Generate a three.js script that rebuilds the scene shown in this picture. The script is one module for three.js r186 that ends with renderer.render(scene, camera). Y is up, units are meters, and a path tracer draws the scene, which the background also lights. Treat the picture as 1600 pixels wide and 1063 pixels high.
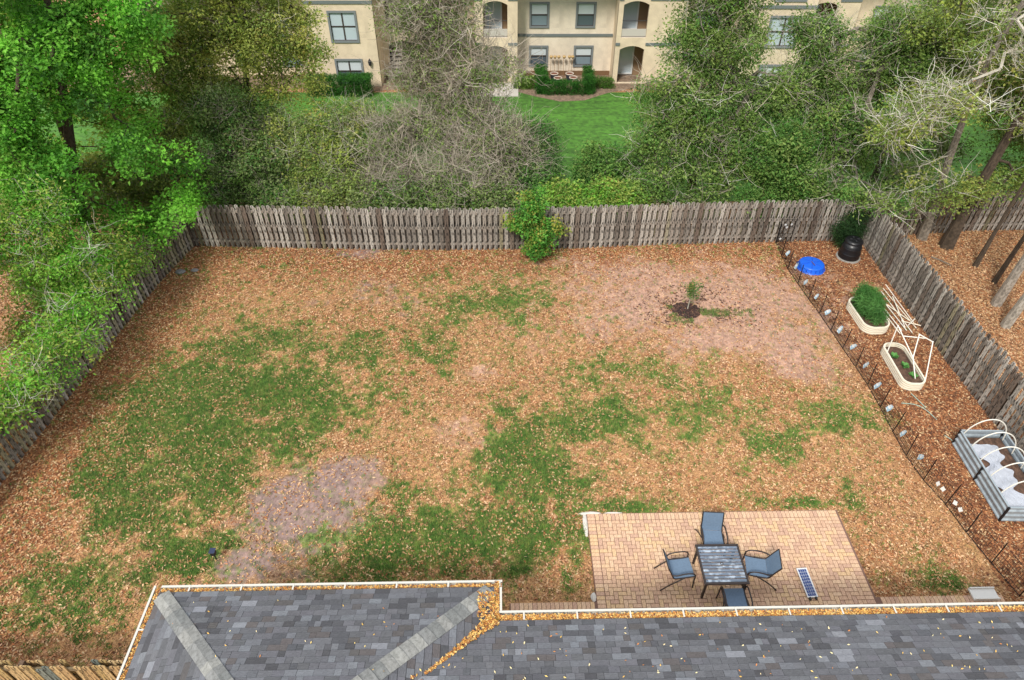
import * as THREE from 'three';
import { mergeGeometries, mergeVertices } from 'three/addons/utils/BufferGeometryUtils.js';
import { RoundedBoxGeometry } from 'three/addons/geometries/RoundedBoxGeometry.js';

// ------------------------------------------------------------------ camera, sky, sun, exposure
const scene = new THREE.Scene();
const camera = new THREE.PerspectiveCamera(52.95, 1600 / 1063, 0.1, 400);
camera.position.set(0, 14.95, 0);
camera.rotation.set(-41.1 * Math.PI / 180, 0, 0);
const renderer = new THREE.WebGLRenderer();
renderer.toneMapping = THREE.LinearToneMapping;
renderer.toneMappingExposure = 1.64;
renderer.shadowMap.enabled = true;
{ // thin bright overcast, a little stronger overhead
  const w = 64, h = 32, d = new Float32Array(w * h * 4);
  for (let j = 0; j < h; j++) for (let i = 0; i < w; i++) {
    const el = ((j + .5) / h - .5) * Math.PI, k = (j * w + i) * 4, b = el > 0 ? .46 + .28 * Math.sin(el) : .34;
    d[k] = b * .97; d[k + 1] = b; d[k + 2] = b * 1.05; d[k + 3] = 1;
  }
  const t = new THREE.DataTexture(d, w, h, THREE.RGBAFormat, THREE.FloatType);
  t.mapping = THREE.EquirectangularReflectionMapping; t.magFilter = THREE.LinearFilter; t.needsUpdate = true;
  scene.background = t; scene.environment = t;
}
const sun = new THREE.DirectionalLight(new THREE.Color(1, .95, .87), 2.1);
sun.position.set(-12, 32, 8); sun.target.position.set(0, 0, -18);
sun.castShadow = true; sun.shadow.radius = 20; sun.shadow.mapSize.set(4096, 4096);
Object.assign(sun.shadow.camera, { left: -45, right: 45, top: 45, bottom: -45, near: 1, far: 120 });
scene.add(sun, sun.target);

// ------------------------------------------------------------------ helpers
let seed = 7;
function R() { seed |= 0; seed = seed + 0x6D2B79F5 | 0; let t = Math.imul(seed ^ seed >>> 15, 1 | seed); t = t + Math.imul(t ^ t >>> 7, 61 | t) ^ t; return ((t ^ t >>> 14) >>> 0) / 4294967296; }
const rr = (a, b) => a + (b - a) * R();
const pick = a => a[Math.floor(R() * a.length)];
const V = (x, y, z) => new THREE.Vector3(x, y, z);
const clamp = (x, a = 0, b = 1) => Math.min(b, Math.max(a, x));
const sst = (a, b, x) => { const t = clamp((x - a) / (b - a)); return t * t * (3 - 2 * t); };
const mix = (a, b, t) => a + (b - a) * t;
const HS = new Float32Array(65536); { const s0 = seed; seed = 99; for (let i = 0; i < 65536; i++) HS[i] = R(); seed = s0; }
function vn(x, y) { const i = Math.floor(x), j = Math.floor(y); let u = x - i, v = y - j; u = u * u * (3 - 2 * u); v = v * v * (3 - 2 * v);
  const a = HS[(i & 255) + ((j & 255) << 8)], b = HS[(i + 1 & 255) + ((j & 255) << 8)], c = HS[(i & 255) + ((j + 1 & 255) << 8)], d = HS[(i + 1 & 255) + ((j + 1 & 255) << 8)];
  return a + (b - a) * u + (c - a) * v + (a - b - c + d) * u * v; }
const fbm = (x, y, o = 4) => { let s = 0, a = .5, n = 0; for (let k = 0; k < o; k++) { s += a * vn(x, y); n += a; a *= .5; x = x * 2.03 + 17.3; y = y * 2.03 + 5.7; } return s / n; };
const lin = c => c <= .04045 ? c / 12.92 : Math.pow((c + .055) / 1.055, 2.4);
const S = (r, g, b) => new THREE.Color(lin(r / 255), lin(g / 255), lin(b / 255)); // a colour read as sRGB 0..255
function tex(w, h, fn, repeat, srgb = true) {
  const d = new Uint8Array(w * h * 4);
  for (let j = 0; j < h; j++) for (let i = 0; i < w; i++) { const c = fn(i, j), k = (j * w + i) * 4; d[k] = clamp(c[0], 0, 255); d[k + 1] = clamp(c[1], 0, 255); d[k + 2] = clamp(c[2], 0, 255); d[k + 3] = 255; }
  const t = new THREE.DataTexture(d, w, h); t.magFilter = THREE.LinearFilter; t.minFilter = THREE.LinearMipmapLinearFilter; t.generateMipmaps = true;
  if (srgb) t.colorSpace = THREE.SRGBColorSpace;
  if (repeat) t.wrapS = t.wrapT = THREE.RepeatWrapping;
  t.needsUpdate = true; return t;
}
const M = (color, roughness = .8, o = {}) => new THREE.MeshStandardMaterial({ color, roughness, ...o });
const taken = new Map();
function numbered(n) { const k = taken.get(n) ?? 0; taken.set(n, k + 1); return k ? n + '_' + String(k).padStart(3, '0') : n; }
function mesh(name, geo, m, parent) { const o = new THREE.Mesh(geo, m); o.name = name; o.castShadow = o.receiveShadow = true; if (parent) parent.add(o); return o; }
function tag(o, label, category, group, kind) { o.userData.label = label; if (category) o.userData.category = category; if (group) o.userData.group = group; if (kind) o.userData.kind = kind; return o; }
function thing(name, label, category, [x, y, z] = [0, 0, 0], turn = 0, group) { const o = new THREE.Group(); o.name = numbered(name); o.position.set(x, y, z); o.rotation.y = turn; scene.add(o); return tag(o, label, category, group); }
function single(name, geo, m, label, category, group) { const o = mesh(numbered(name), geo, m, scene); return tag(o, label, category, group); }
function struct(name, geo, m, label) { const o = mesh(numbered(name), geo, m, scene); o.userData.kind = 'structure'; if (label) o.userData.label = label; return o; }
function box(w, h, d, x = 0, y = 0, z = 0) { return new THREE.BoxGeometry(w, h, d).translate(x, y, z); }
function rbox(w, h, d, r, x = 0, y = 0, z = 0) { return new RoundedBoxGeometry(w, h, d, 1, r).translate(x, y, z); }
function tube(pts, r, n = 24, k = 8, closed = false) { return new THREE.TubeGeometry(new THREE.CatmullRomCurve3(pts.map(p => V(...p)), closed, 'centripetal'), n, r, k, closed); }
function rod(a, b, r, k = 6) { // capped straight rod
  const A = V(...a), B = V(...b), d = B.clone().sub(A), g = new THREE.CylinderGeometry(r, r, d.length(), k);
  g.applyQuaternion(new THREE.Quaternion().setFromUnitVectors(V(0, 1, 0), d.clone().normalize())); const m = A.add(B).multiplyScalar(.5); return g.translate(m.x, m.y, m.z);
}
function instanced(name, geo, m, list, parent) { // list of {p, q, s, c}
  const o = new THREE.InstancedMesh(geo, m, list.length); o.name = name; o.castShadow = o.receiveShadow = true;
  const X = new THREE.Matrix4(), sv = V(1, 1, 1);
  list.forEach((e, i) => { if (e.s.isVector3) sv.copy(e.s); else sv.setScalar(e.s); X.compose(e.p, e.q, sv); o.setMatrixAt(i, X); if (e.c) o.setColorAt(i, e.c); });
  (parent ?? scene).add(o); o.userData.kind = 'stuff'; return o;
}
const EU = new THREE.Euler();
const quat = (x, y, z, o = 'YXZ') => new THREE.Quaternion().setFromEuler(EU.set(x, y, z, o));
function tris(pos, uv, col) { const g = new THREE.BufferGeometry(); g.setAttribute('position', new THREE.Float32BufferAttribute(pos, 3)); g.setAttribute('uv', new THREE.Float32BufferAttribute(uv ?? new Float32Array(pos.length / 3 * 2), 2)); if (col) g.setAttribute('color', new THREE.Float32BufferAttribute(col, 3)); g.computeVertexNormals(); return g; }
const vary = (c, a) => { const k = 1 + (R() - .5) * 2 * a; return new THREE.Color(c.r * k * (1 + (R() - .5) * a * .5), c.g * k, c.b * k * (1 + (R() - .5) * a * .5)); };

// ------------------------------------------------------------------ terrain: level yard, ground falling gently behind the back fence
const LOW = -1.7;
const hgt = (x, z) => z > -24.2 ? 0 : LOW * sst(-24.2, -33, z);
function sheet(x0, x1, z0, z1, nx, nz, dy, uvScale) { // uvScale: metres per repeat, or null for 0..1
  const pos = [], uv = [], idx = [];
  for (let j = 0; j <= nz; j++) for (let i = 0; i <= nx; i++) { const x = mix(x0, x1, i / nx), z = mix(z0, z1, j / nz); pos.push(x, hgt(x, z) + dy, z); uv.push(...(uvScale ? [x / uvScale, -z / uvScale] : [i / nx, 1 - j / nz])); }
  for (let j = 0; j < nz; j++) for (let i = 0; i < nx; i++) { const a = j * (nx + 1) + i, b = a + 1, c = a + nx + 1, d = c + 1; idx.push(a, c, b, b, c, d); }
  const g = new THREE.BufferGeometry(); g.setAttribute('position', new THREE.Float32BufferAttribute(pos, 3)); g.setAttribute('uv', new THREE.Float32BufferAttribute(uv, 2)); g.setIndex(idx); g.computeVertexNormals(); return g;
}
// what lies where in the yard: ellipses [x, z, rx, rz, strength]
const GREEN = [[-9.64, -13.73, 3.6, 2, 1.05], [-7.47, -14.6, 2.5, 1.1, 1], [-11.3, -11.6, 1.5, 1, .85], [-9.3, -10.6, 2.1, 1, .95], [-7.7, -9.2, .9, .6, 1.15], [-10.5, -8.4, 1.6, .7, .75], [-9.9, -7.5, 1.6, .6, .6], [-1.6, -9.6, 3, .95, 1.05], [-2.8, -9.1, 1.4, .7, 1.1], [.3, -9.2, .9, .7, 1], [.35, -11.9, 1.2, 1.2, 1.15], [1.5, -13.2, 1.7, .65, 1], [3.2, -13.9, 1.1, .7, .95], [-.2, -14, .75, .9, .8], [-.7, -19.3, 2, 1.2, .85], [-3.8, -16.7, 1.9, 1.05, .82], [-8.6, -16.7, 2.3, 1.2, .8], [3, -15.5, 2, .85, .78], [9.6, -13.6, .9, .48, 1.1], [7.3, -12.7, 1, .7, .7], [5.6, -13.5, 1.5, 1, .68], [2.6, -10.5, 1, .2, .95], [7.5, -10.65, 1, .2, .9], [10.3, -8.4, .9, .25, .35], [-8.5, -11.2, 1.3, 1, 1], [-3.9, -9.8, .5, .45, 1], [1.4, -8.8, .35, .9, .7], [-5.5, -12.8, 1.5, .6, .6], [8.9, -11, .3, .6, .8]];
const BARE = [[-5.5, -10.4, 1.3, 1.1, 1.1], [-4.6, -11.4, .9, .75, .95], [-6.2, -8.9, 1.2, .6, .8], [6.8, -19.2, 5, 2.4, .95], [7.1, -17.3, 1.9, .9, 1.1], [9.1, -16.9, 1.4, 1.5, .95], [-4.6, -19.5, 1.6, 1, .55], [-1.3, -13.2, 1.6, .85, .5], [-1, -15.6, .8, .4, .6], [4.8, -20.8, 3.4, 1.3, .8], [-6, -22.3, 2.2, .4, .7], [7.3, -21.2, 2.8, 1, .7], [2.2, -18.3, 1.4, 1, .55]];
const field = (L, x, z) => { let m = 0; for (const [a, b, p, q, s] of L) { const u = (x - a) / p, w = (z - b) / q, d = u * u + w * w; if (d < 6) m = Math.max(m, s * Math.exp(-d * .5)); } return m; };
const green = (x, z) => (1 - .8 * sst(.4, 1, field(BARE, x, z) + .8 * (vn(x * 2.3, z * 2.3) - .5))) * sst(.5, 2.3, x + 13.5 + (vn(x * 1.5, z * 1.5) - .5) * 1.2) * sst(.08, 1.3, field(GREEN, x, z) * 1.05 + .9 * (fbm(x * .8, z * .8, 3) - .5) + 1.2 * (fbm(x * 3.1 + 30, z * 3.1, 4) - .5) + .5 * (fbm(x * 9 + 3, z * 9, 2) - .5));
const bare = (x, z) => sst(.24, .85, field(BARE, x, z) + .6 * (fbm(x * 1.1 + 50, z * 1.1 + 9, 3) - .5) + .7 * (fbm(x * 5 + 3, z * 5, 3) - .5));
const edgeX = z => 10.55 + (z + 22) * .075;            // line of the garden fence
function litter(x, z) { // how thickly the leaves lie, 0..1
  const d = Math.min(x + 13.3, 23 + z, x > edgeX(z) ? 0 : 9), w = fbm(x * .6 + 11, z * .6 + 4, 3);
  return clamp(sst(3.4, .3, d + (w - .5) * 3) * .95 + .3 + (w - .5) * .6);
}
const LEAF = [S(182, 124, 80), S(192, 143, 98), S(157, 100, 62), S(207, 173, 131), S(130, 79, 49), S(216, 188, 147), S(102, 64, 43), S(173, 111, 69)];
const PALE = [S(207, 167, 125), S(196, 153, 110), S(220, 184, 146), S(177, 133, 95), S(149, 108, 78), S(200, 148, 112), S(188, 151, 105), S(164, 127, 86)];
const s255 = c => { const o = c.clone().convertLinearToSRGB(); return [o.r * 255, o.g * 255, o.b * 255]; };
function stamps(buf, w, h, n, mpp, at) { // small leaf marks: at(i, j) -> colour or null
  for (let k = 0; k < n; k++) {
    const cx = R() * w, cy = R() * h, c = at(cx, cy); if (!c) continue;
    const L = rr(.03, .05) / mpp, W = rr(.012, .02) / mpp, a = R() * 6.283, ca = Math.cos(a), sa = Math.sin(a), m = Math.ceil(L);
    for (let j = -m; j <= m; j++) for (let i = -m; i <= m; i++) { const u = (i * ca + j * sa) / L, v = (-i * sa + j * ca) / W; if (Math.abs(u) + v * v > 1) continue;
      const x = (Math.floor(cx + i) + w) % w, y = (Math.floor(cy + j) + h) % h, q = (y * w + x) * 4; buf[q] = c[0]; buf[q + 1] = c[1]; buf[q + 2] = c[2]; }
  }
}
const YX0 = -14.2, YX1 = 14.7, YZ0 = -23.9, YZ1 = -4.4;
{
  const w = 2048, mpp = (YX1 - YX0) / w, h = Math.round((YZ1 - YZ0) / mpp), gw = 512, gh = Math.round(gw * h / w);
  const gG = new Float32Array(gw * gh), gB = new Float32Array(gw * gh), gL = new Float32Array(gw * gh);
  for (let j = 0; j < gh; j++) for (let i = 0; i < gw; i++) { const x = YX0 + (i + .5) / gw * (YX1 - YX0), z = YZ1 - (j + .5) / gh * (YZ1 - YZ0), k = j * gw + i; gG[k] = green(x, z); gB[k] = bare(x, z); gL[k] = litter(x, z); }
  const smp = (g, i, j) => { const x = clamp(i * gw / w - .5, 0, gw - 1.01), y = clamp(j * gh / h - .5, 0, gh - 1.01), a = x | 0, b = y | 0, u = x - a, v = y - b, k = b * gw + a; return mix(mix(g[k], g[k + 1], u), mix(g[k + gw], g[k + gw + 1], u), v); };
  const map = tex(w, h, (i, j) => {
    const x = YX0 + i * mpp, z = YZ1 - j * mpp, n = HS[(i * 7 + j * 131) & 65535], f = fbm(x * 9, z * 9, 3), c = fbm(x * .5 + 7, z * .5, 3);
    const G = smp(gG, i, j), B = smp(gB, i, j), L = smp(gL, i, j), k = .8 + .34 * f + (n - .5) * .3;
    let r = mix(172, 142, L) * k, g = mix(132, 94, L) * k, b = mix(90, 62, L) * k;
    if (n > .8) { r += 26; g += 22; b += 16; } else if (n < .14) { r -= 50; g -= 44; b -= 34; }
    const warm = sst(-4, -2, x + (c - .5) * 2), kb = .72 + .4 * f + .26 * fbm(x * 30, z * 9 + x * 6, 2) + (n - .5) * .22;
    r = mix(r, mix(134, 162, warm) * kb, B); g = mix(g, mix(112, 128, warm) * kb, B); b = mix(b, mix(106, 110, warm) * kb, B);
    const kg = .65 + .7 * f + (n - .5) * .4, Gs = sst(-.3, .3, G - .06 - .75 * fbm(x * 13 + 5, z * 13 + 1, 3) * (.6 + .8 * HS[(i * 3 + j * 517) & 65535]) + .06) * .74; r = mix(r, 94 * kg, Gs); g = mix(g, 118 * kg, Gs); b = mix(b, 48 * kg, Gs);
    return [r, g, b];
  });
  const P = PALE.map(s255), O = LEAF.map(s255);
  stamps(map.image.data, w, h, 150000, mpp, (i, j) => { const L = smp(gL, i | 0, j | 0), B = smp(gB, i | 0, j | 0), G = smp(gG, i | 0, j | 0); if (R() > (.25 + .75 * L) * (1 - .8 * B) * (1 - .55 * G)) return null; return R() < L * 1.1 ? pick(O) : pick(P); });
  struct('yard_ground', sheet(YX0, YX1, YZ0, YZ1, 8, 8, .004, null), M(0xffffff, .95, { map, bumpMap: map, bumpScale: .012 }), 'back yard of patchy grass, bare soil and fallen leaves');
}
{ // woods floor outside the fences, and everything else out to the horizon
  const w = 1024, mpp = 8 / w;
  const map = tex(w, w, (i, j) => { const n = HS[(i * 13 + j * 377) & 65535], f = .5 * vn(i * 32 / w, j * 32 / w) + .5 * HS[((i >> 2) + (j >> 2) * 256) & 65535], k = .7 + .5 * f + (n - .5) * .3; return [138 * k, 100 * k, 68 * k]; }, true);
  const O = LEAF.map(s255).concat(PALE.map(s255));
  stamps(map.image.data, w, w, 26000, mpp, () => pick(O));
  struct('ground', sheet(-150, 150, -150, 40, 60, 190, 0, 8), M(0xffffff, .95, { map, bumpMap: map, bumpScale: .012 }), 'leaf covered ground outside the fences');
}
{ // mown lawn before the apartments
  const w = 1024;
  const map = tex(w, w, (i, j) => { const n = HS[(i * 11 + j * 211) & 65535], f = vn(i / 16, j / 16), st = vn(i / 128, j / 22), k = .72 + .28 * f + (n - .5) * .34 + (st - .5) * .22; return [84 * k, 136 * k, 46 * k]; }, true);
  struct('lawn', sheet(-48, 48, -43, -27, 48, 16, .006, 10), M(0xffffff, .9, { map, bumpMap: map, bumpScale: .02 }), 'bright green mown lawn in front of the apartments');
  const mm = tex(256, 256, (i, j) => { const n = HS[(i * 11 + j * 211) & 65535], k = .6 + .5 * n + .3 * vn(i / 9, j / 9); return [132 * k, 112 * k, 94 * k]; }, true);
  const pts = []; for (let i = 0; i <= 40; i++) { const x = mix(-30, 30, i / 40); pts.push([x, -43.3 - .3 * Math.sin(x * .9 + 1.2) + (Math.abs(x - 3.2) < 3.6 ? 1.6 * Math.cos((x - 3.2) / 3.6 * 1.5708) : 0)]); }
  const pos = [], uv = []; for (let i = 0; i < 40; i++) { const [a, za] = pts[i], [b, zb] = pts[i + 1], y = LOW + .012; for (const [x, z] of [[a, -48], [a, za], [b, zb], [a, -48], [b, zb], [b, -48]]) { pos.push(x, y, z); uv.push(x / 3, z / 3); } }
  struct('mulch_bed', tris(pos, uv), M(0xffffff, .95, { map: mm, bumpMap: mm, bumpScale: .02 }), 'brown mulch strip along the apartment wall');
}

// ------------------------------------------------------------------ wood
const grain = tex(64, 512, (i, j) => { const n = HS[(i * 37 + (j >> 4) * 91) & 65535], f = fbm(i * .45, j * .012, 3), q = fbm(i * .1 + 40, j * .03, 3), k = .6 + .52 * f + (n - .5) * .2 - (q > .54 ? (q - .54) * 2 : 0); return [255 * k, 250 * k, 243 * k]; }, true);
const wood = (r, g, b) => M(S(r, g, b), .88, { map: grain, bumpMap: grain, bumpScale: .002 });
const WEATHERED = [wood(190, 186, 180), wood(174, 169, 163), wood(204, 199, 192), wood(156, 150, 144), wood(182, 174, 166), wood(138, 131, 124), wood(212, 208, 202)];
const MOSSY = [wood(172, 166, 140), wood(150, 146, 120), wood(186, 180, 158)];
const STAINED = [wood(116, 103, 94), wood(132, 118, 108), wood(146, 134, 124)];
const RAILW = wood(188, 178, 168), POSTW = wood(128, 104, 86);
function picketGeo(w, h, t) { const s = new THREE.Shape(), c = w * .24; s.moveTo(-w / 2, 0); s.lineTo(w / 2, 0); s.lineTo(w / 2, h - c); s.lineTo(w / 2 - c, h); s.lineTo(-w / 2 + c, h); s.lineTo(-w / 2, h - c); const g = new THREE.ExtrudeGeometry(s, { depth: t, bevelEnabled: false }).translate(0, 0, -t / 2); const p = g.attributes.position, u = g.attributes.uv; for (let i = 0; i < p.count; i++) u.setXY(i, (p.getX(i) + p.getZ(i)) / .14 * .5, p.getY(i) / 1.9); return g; }
const PICK = [picketGeo(.128, 1.8, .018), picketGeo(.134, 1.82, .018), picketGeo(.122, 1.79, .018)], WIDE = picketGeo(.16, 1.84, .02);
const unitBox = new THREE.BoxGeometry(1, 1, 1);
function fence(name, label, pts, side, o = {}) { // pts: post positions; side: +1 when the boards nearest us stand to the right of the run
  const [bx, bz] = pts[0], f = thing(name, label, 'fence', [bx, 0, bz]); const pitch = o.pitch ?? .203;
  for (let i = 0; i < pts.length; i++) { const [x, z] = pts[i]; const p = mesh('post', unitBox, POSTW, f); p.scale.set(.09, 1.72, .09); p.position.set(x - bx, hgt(x, z) + .86, z - bz); const q = pts[Math.min(i + 1, pts.length - 1)], r = pts[Math.max(0, i - 1)]; p.rotation.y = -Math.atan2(q[1] - r[1], q[0] - r[0]); }
  for (let i = 0; i + 1 < pts.length; i++) {
    const [x0, z0] = pts[i], [x1, z1] = pts[i + 1], dx = x1 - x0, dz = z1 - z0, L = Math.hypot(dx, dz), a = -Math.atan2(dz, dx), nx = -dz / L * side, nz = dx / L * side, lift = o.lift ? rr(-.02, .02) : 0;
    for (const y of [.27, .98, 1.6]) { const m = mesh('rail', unitBox, RAILW, f); m.scale.set(L - .1, .088, .11); m.position.set((x0 + x1) / 2 - bx, y + lift, (z0 + z1) / 2 - bz); m.rotation.y = a; }
    const n = Math.round(L / pitch);
    for (let k = 0; k < n; k++) for (const near of [1, 0]) {
      if (!near && o.single) continue;
      const post = near && k === 0, t = ((k + (near ? 0 : .5)) / n), off = (near ? 1 : -1) * (post ? .084 : .066);
      const moss = (o.moss ?? 0) > R(), m = mesh('picket', post ? WIDE : pick(PICK), post ? pick(STAINED) : moss ? pick(MOSSY) : R() < (o.dark ?? .07) ? pick(STAINED) : pick(WEATHERED), f);
      m.position.set(x0 + dx * t + nx * off - bx, lift + rr(-.02, .015) + .012, z0 + dz * t + nz * off - bz); m.rotation.set(0, a, rr(-.012, .012), 'YXZ'); m.scale.y = rr(.985, 1.01);
    }
  }
  return f;
}
const BACK = [[-12.6, -22.85], [-10.15, -22.75], [-7.56, -22.66], [-5.03, -22.57], [-2.51, -22.55], [0, -22.6], [2.5, -22.68], [4.85, -22.86], [7.24, -23.0], [9.5, -23.1], [11.8, -23.2], [13.95, -23.25]];
fence('board_fence', 'weathered grey board fence across the back of the yard', BACK, 1, { dark: .035, moss: .05 });
fence('board_fence', 'mossy grey board fence along the left side, half under foliage', [[-12.6, -22.85], [-13.02, -20.5], [-13.25, -18.1], [-13.42, -15.75], [-13.58, -13.4], [-13.78, -11.0], [-13.92, -8.6], [-14.05, -6.2]], -1, { moss: .5, dark: .04 });
fence('board_fence', 'grey board fence along the right side beside the raised beds', [[13.95, -23.25], [13.95, -20.8], [13.98, -18.4], [14.02, -16.0], [14.12, -13.6], [14.25, -11.2], [14.4, -8.8], [14.5, -6.4]], 1, { dark: .08, moss: .08 });
fence('board_fence', 'continuing grey back fence behind the right hand trees', [[13.95, -23.25], [16.3, -23.7], [18.6, -23.95], [21, -24.05], [23.4, -24.15], [25.8, -24.2]], 1, { dark: .12, moss: .1 });
// side fence between house and left fence: fresher tan boards, a few grey-green, some slipped
{
  const TAN = [wood(214, 186, 136), wood(204, 172, 124), wood(222, 196, 150), wood(196, 170, 116)], GREY = [wood(136, 146, 138), wood(120, 132, 126)];
  const x0 = -13.9, x1 = -7.15, z = -5.75, f = thing('side_fence', 'tan board side fence with slipped boards beside the roof corner', 'fence', [x0, 0, z]);
  for (let i = 0; i <= 3; i++) { const p = mesh('post', unitBox, POSTW, f); p.scale.set(.09, 1.7, .09); p.position.set((x1 - x0) * i / 3, .85, -.04); }
  for (const y of [.3, 1.0, 1.58]) { const r = mesh('rail', unitBox, wood(150, 134, 104), f); r.scale.set(x1 - x0, .088, .042); r.position.set((x1 - x0) / 2, y, .025); }
  const n = Math.floor((x1 - x0) / .155), gg = [picketGeo(.138, 1.75, .018), picketGeo(.142, 1.78, .018)];
  for (let i = 0; i < n; i++) {
    const x = .09 + i * .155, u = (x + x0 + 9.8) / 2.3, grey = u > .33 && u < .47; const m = mesh('board', pick(gg), grey ? pick(GREY) : pick(TAN), f);
    m.position.set(x, rr(0, .02) - (R() < .12 ? .12 : 0), .058); m.rotation.z = rr(-.03, .03) + (R() < .15 ? rr(-.05, .05) : 0);
    if (R() < .75) { const q = mesh('board', gg[0], pick([...TAN, ...GREY]), f); q.position.set(x + .08, rr(-.03, .03), -.01 - .05); }
  }
}

// ------------------------------------------------------------------ patio and paved strip along the house
const TURN = .018;
const PAVER = [S(223, 187, 156), S(218, 182, 151), S(225, 190, 154), S(213, 176, 148), S(226, 193, 161), S(207, 170, 146), S(220, 184, 155), S(225, 191, 150)];
{
  const pg = tex(128, 128, (i, j) => { const k = .84 + .2 * vn(i / 6, j / 6) + (HS[(i * 3 + j * 77) & 65535] - .5) * .2; return [255 * k, 252 * k, 250 * k]; }, true);
  const mats = PAVER.map(c => M(c, .9, { map: pg, bumpMap: pg, bumpScale: .003 }));
  const px = 1.92, pz = -10.28, W = 6.46, D = 2.38, D2 = 4.15;
  const g = new THREE.Group(); g.name = 'patio'; g.position.set(px, 0, pz); g.rotation.y = TURN; scene.add(g); g.userData = { kind: 'structure', label: 'paver patio of pinkish tan bricks in a herringbone lay with soldier border' };
  const bed = (x0, x1, z0, z1) => mesh('joint_sand', box(x1 - x0, .04, z1 - z0, (x0 + x1) / 2, .02, (z0 + z1) / 2), M(S(120, 92, 80), .95), g);
  bed(-.015, W + .015, -.015, D); bed(-2.02, 9.4, D + .002, D2);
  const a = .102, list = []; // [cx, cz, w, d]
  const nx = Math.floor((W - .41) / a), nz = Math.floor((D2 - .205) / a), ox = .205, oz = .205;
  for (let j = 0; j < nz; j++) for (let i = 0; i < nx; i++) { const k = ((i - j) % 4 + 4) % 4, x = ox + i * a, z = oz + j * a;
    if (k === 0) list.push(i + 1 < nx ? [x + a, z + a / 2, 2 * a, a] : [x + a / 2, z + a / 2, a, a]);
    else if (k === 1 && i === 0) list.push([x + a / 2, z + a / 2, a, a]);
    else if (k === 3) list.push(j + 1 < nz ? [x + a / 2, z + a, a, 2 * a] : [x + a / 2, z + a / 2, a, a]);
    else if (k === 2 && j === 0) list.push([x + a / 2, z + a / 2, a, a]); }
  for (let x = .205; x + a <= W - .2 + .01; x += a) list.push([x + a / 2, .1, a, .2]);
  for (let z = 0; z + a <= D2; z += a) { list.push([.1, z + a / 2, .2, a]); list.push([ox + nx * a + .1, z + a / 2, .2, a]); }
  for (let x = -2; x < 9.35; x += a) if (x < -a || x > W + .02) { list.push([x + a / 2, D + .1, a, .2]); for (let k = 0; k < 7; k++) list.push([x + a / 2, D + .305 + k * .204, a, .2]); }
  const one = new Map(), key = (w, d) => w.toFixed(3) + d.toFixed(3), geo = (w, d) => { const k = key(w, d); if (!one.has(k)) { const q = box(w - .011, .05, d - .011, 0, .025, 0); const p = q.attributes.position, u = q.attributes.uv; for (let i = 0; i < p.count; i++) { u.setXY(i, p.getX(i) * 3, p.getZ(i) * 3); if (p.getY(i) > .04) p.setXYZ(i, p.getX(i) * .985, p.getY(i), p.getZ(i) * .985); } one.set(k, q); } return one.get(k); };
  const seen = list.map((e, i) => [i, e[1] < D + .22 && e[0] > -.01 && e[0] < W + .1 ? e[1] + (e[2] + e[3]) * 2 : -1]).sort((p, q) => q[1] - p[1]); const solo = new Set(seen.slice(0, 300).map(e => e[0]));
  const rest = [];
  list.forEach(([x, z, w, d], i) => {
    const n = fbm(x * 1.3 + 3, z * 1.3 + 8, 2), m = Math.floor(clamp(R() * .8 + (n - .35) * .9, 0, .999) * 8), y = .004 + rr(0, .005);
    if (solo.has(i)) { const o = mesh('paver', geo(w, d), mats[m], g); o.position.set(x, y, z); o.rotation.set(rr(-.006, .006), rr(-.006, .006), rr(-.006, .006)); return; }
    const q = geo(w, d).clone().translate(x, y, z), c = PAVER[m], col = new Float32Array(q.attributes.position.count * 3); for (let k = 0; k < col.length; k += 3) { col[k] = c.r; col[k + 1] = c.g; col[k + 2] = c.b; } q.setAttribute('color', new THREE.BufferAttribute(col, 3)); rest.push(q);
  });
  const o = mesh('paver_field', mergeGeometries(rest), M(0xffffff, .9, { vertexColors: true, map: pg, bumpMap: pg, bumpScale: .003 }), g); o.userData.kind = 'stuff';
  // lumps of white mortar along the outer edge
  const mm = M(S(206, 200, 192), .95), pile = [];
  const lump = (x, z, sx, sz) => { const q = new THREE.IcosahedronGeometry(1, 2), p = q.attributes.position; for (let i = 0; i < p.count; i++) { const k = 1 + .5 * (fbm(p.getX(i) * 2 + x * 9, p.getY(i) * 2 + p.getZ(i) * 2 + z * 5, 3) - .5); p.setXYZ(i, p.getX(i) * k * sx, p.getY(i) * k * .045, p.getZ(i) * k * sz); } q.computeVertexNormals(); const o = mesh('mortar_lump', q.translate(x, .015, z), mm, g); };
  lump(-.06, .3, .07, .34); lump(.1, -.03, .3, .05); lump(.7, -.03, .25, .035); lump(-.06, 2.25, .07, .12);
}

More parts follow.
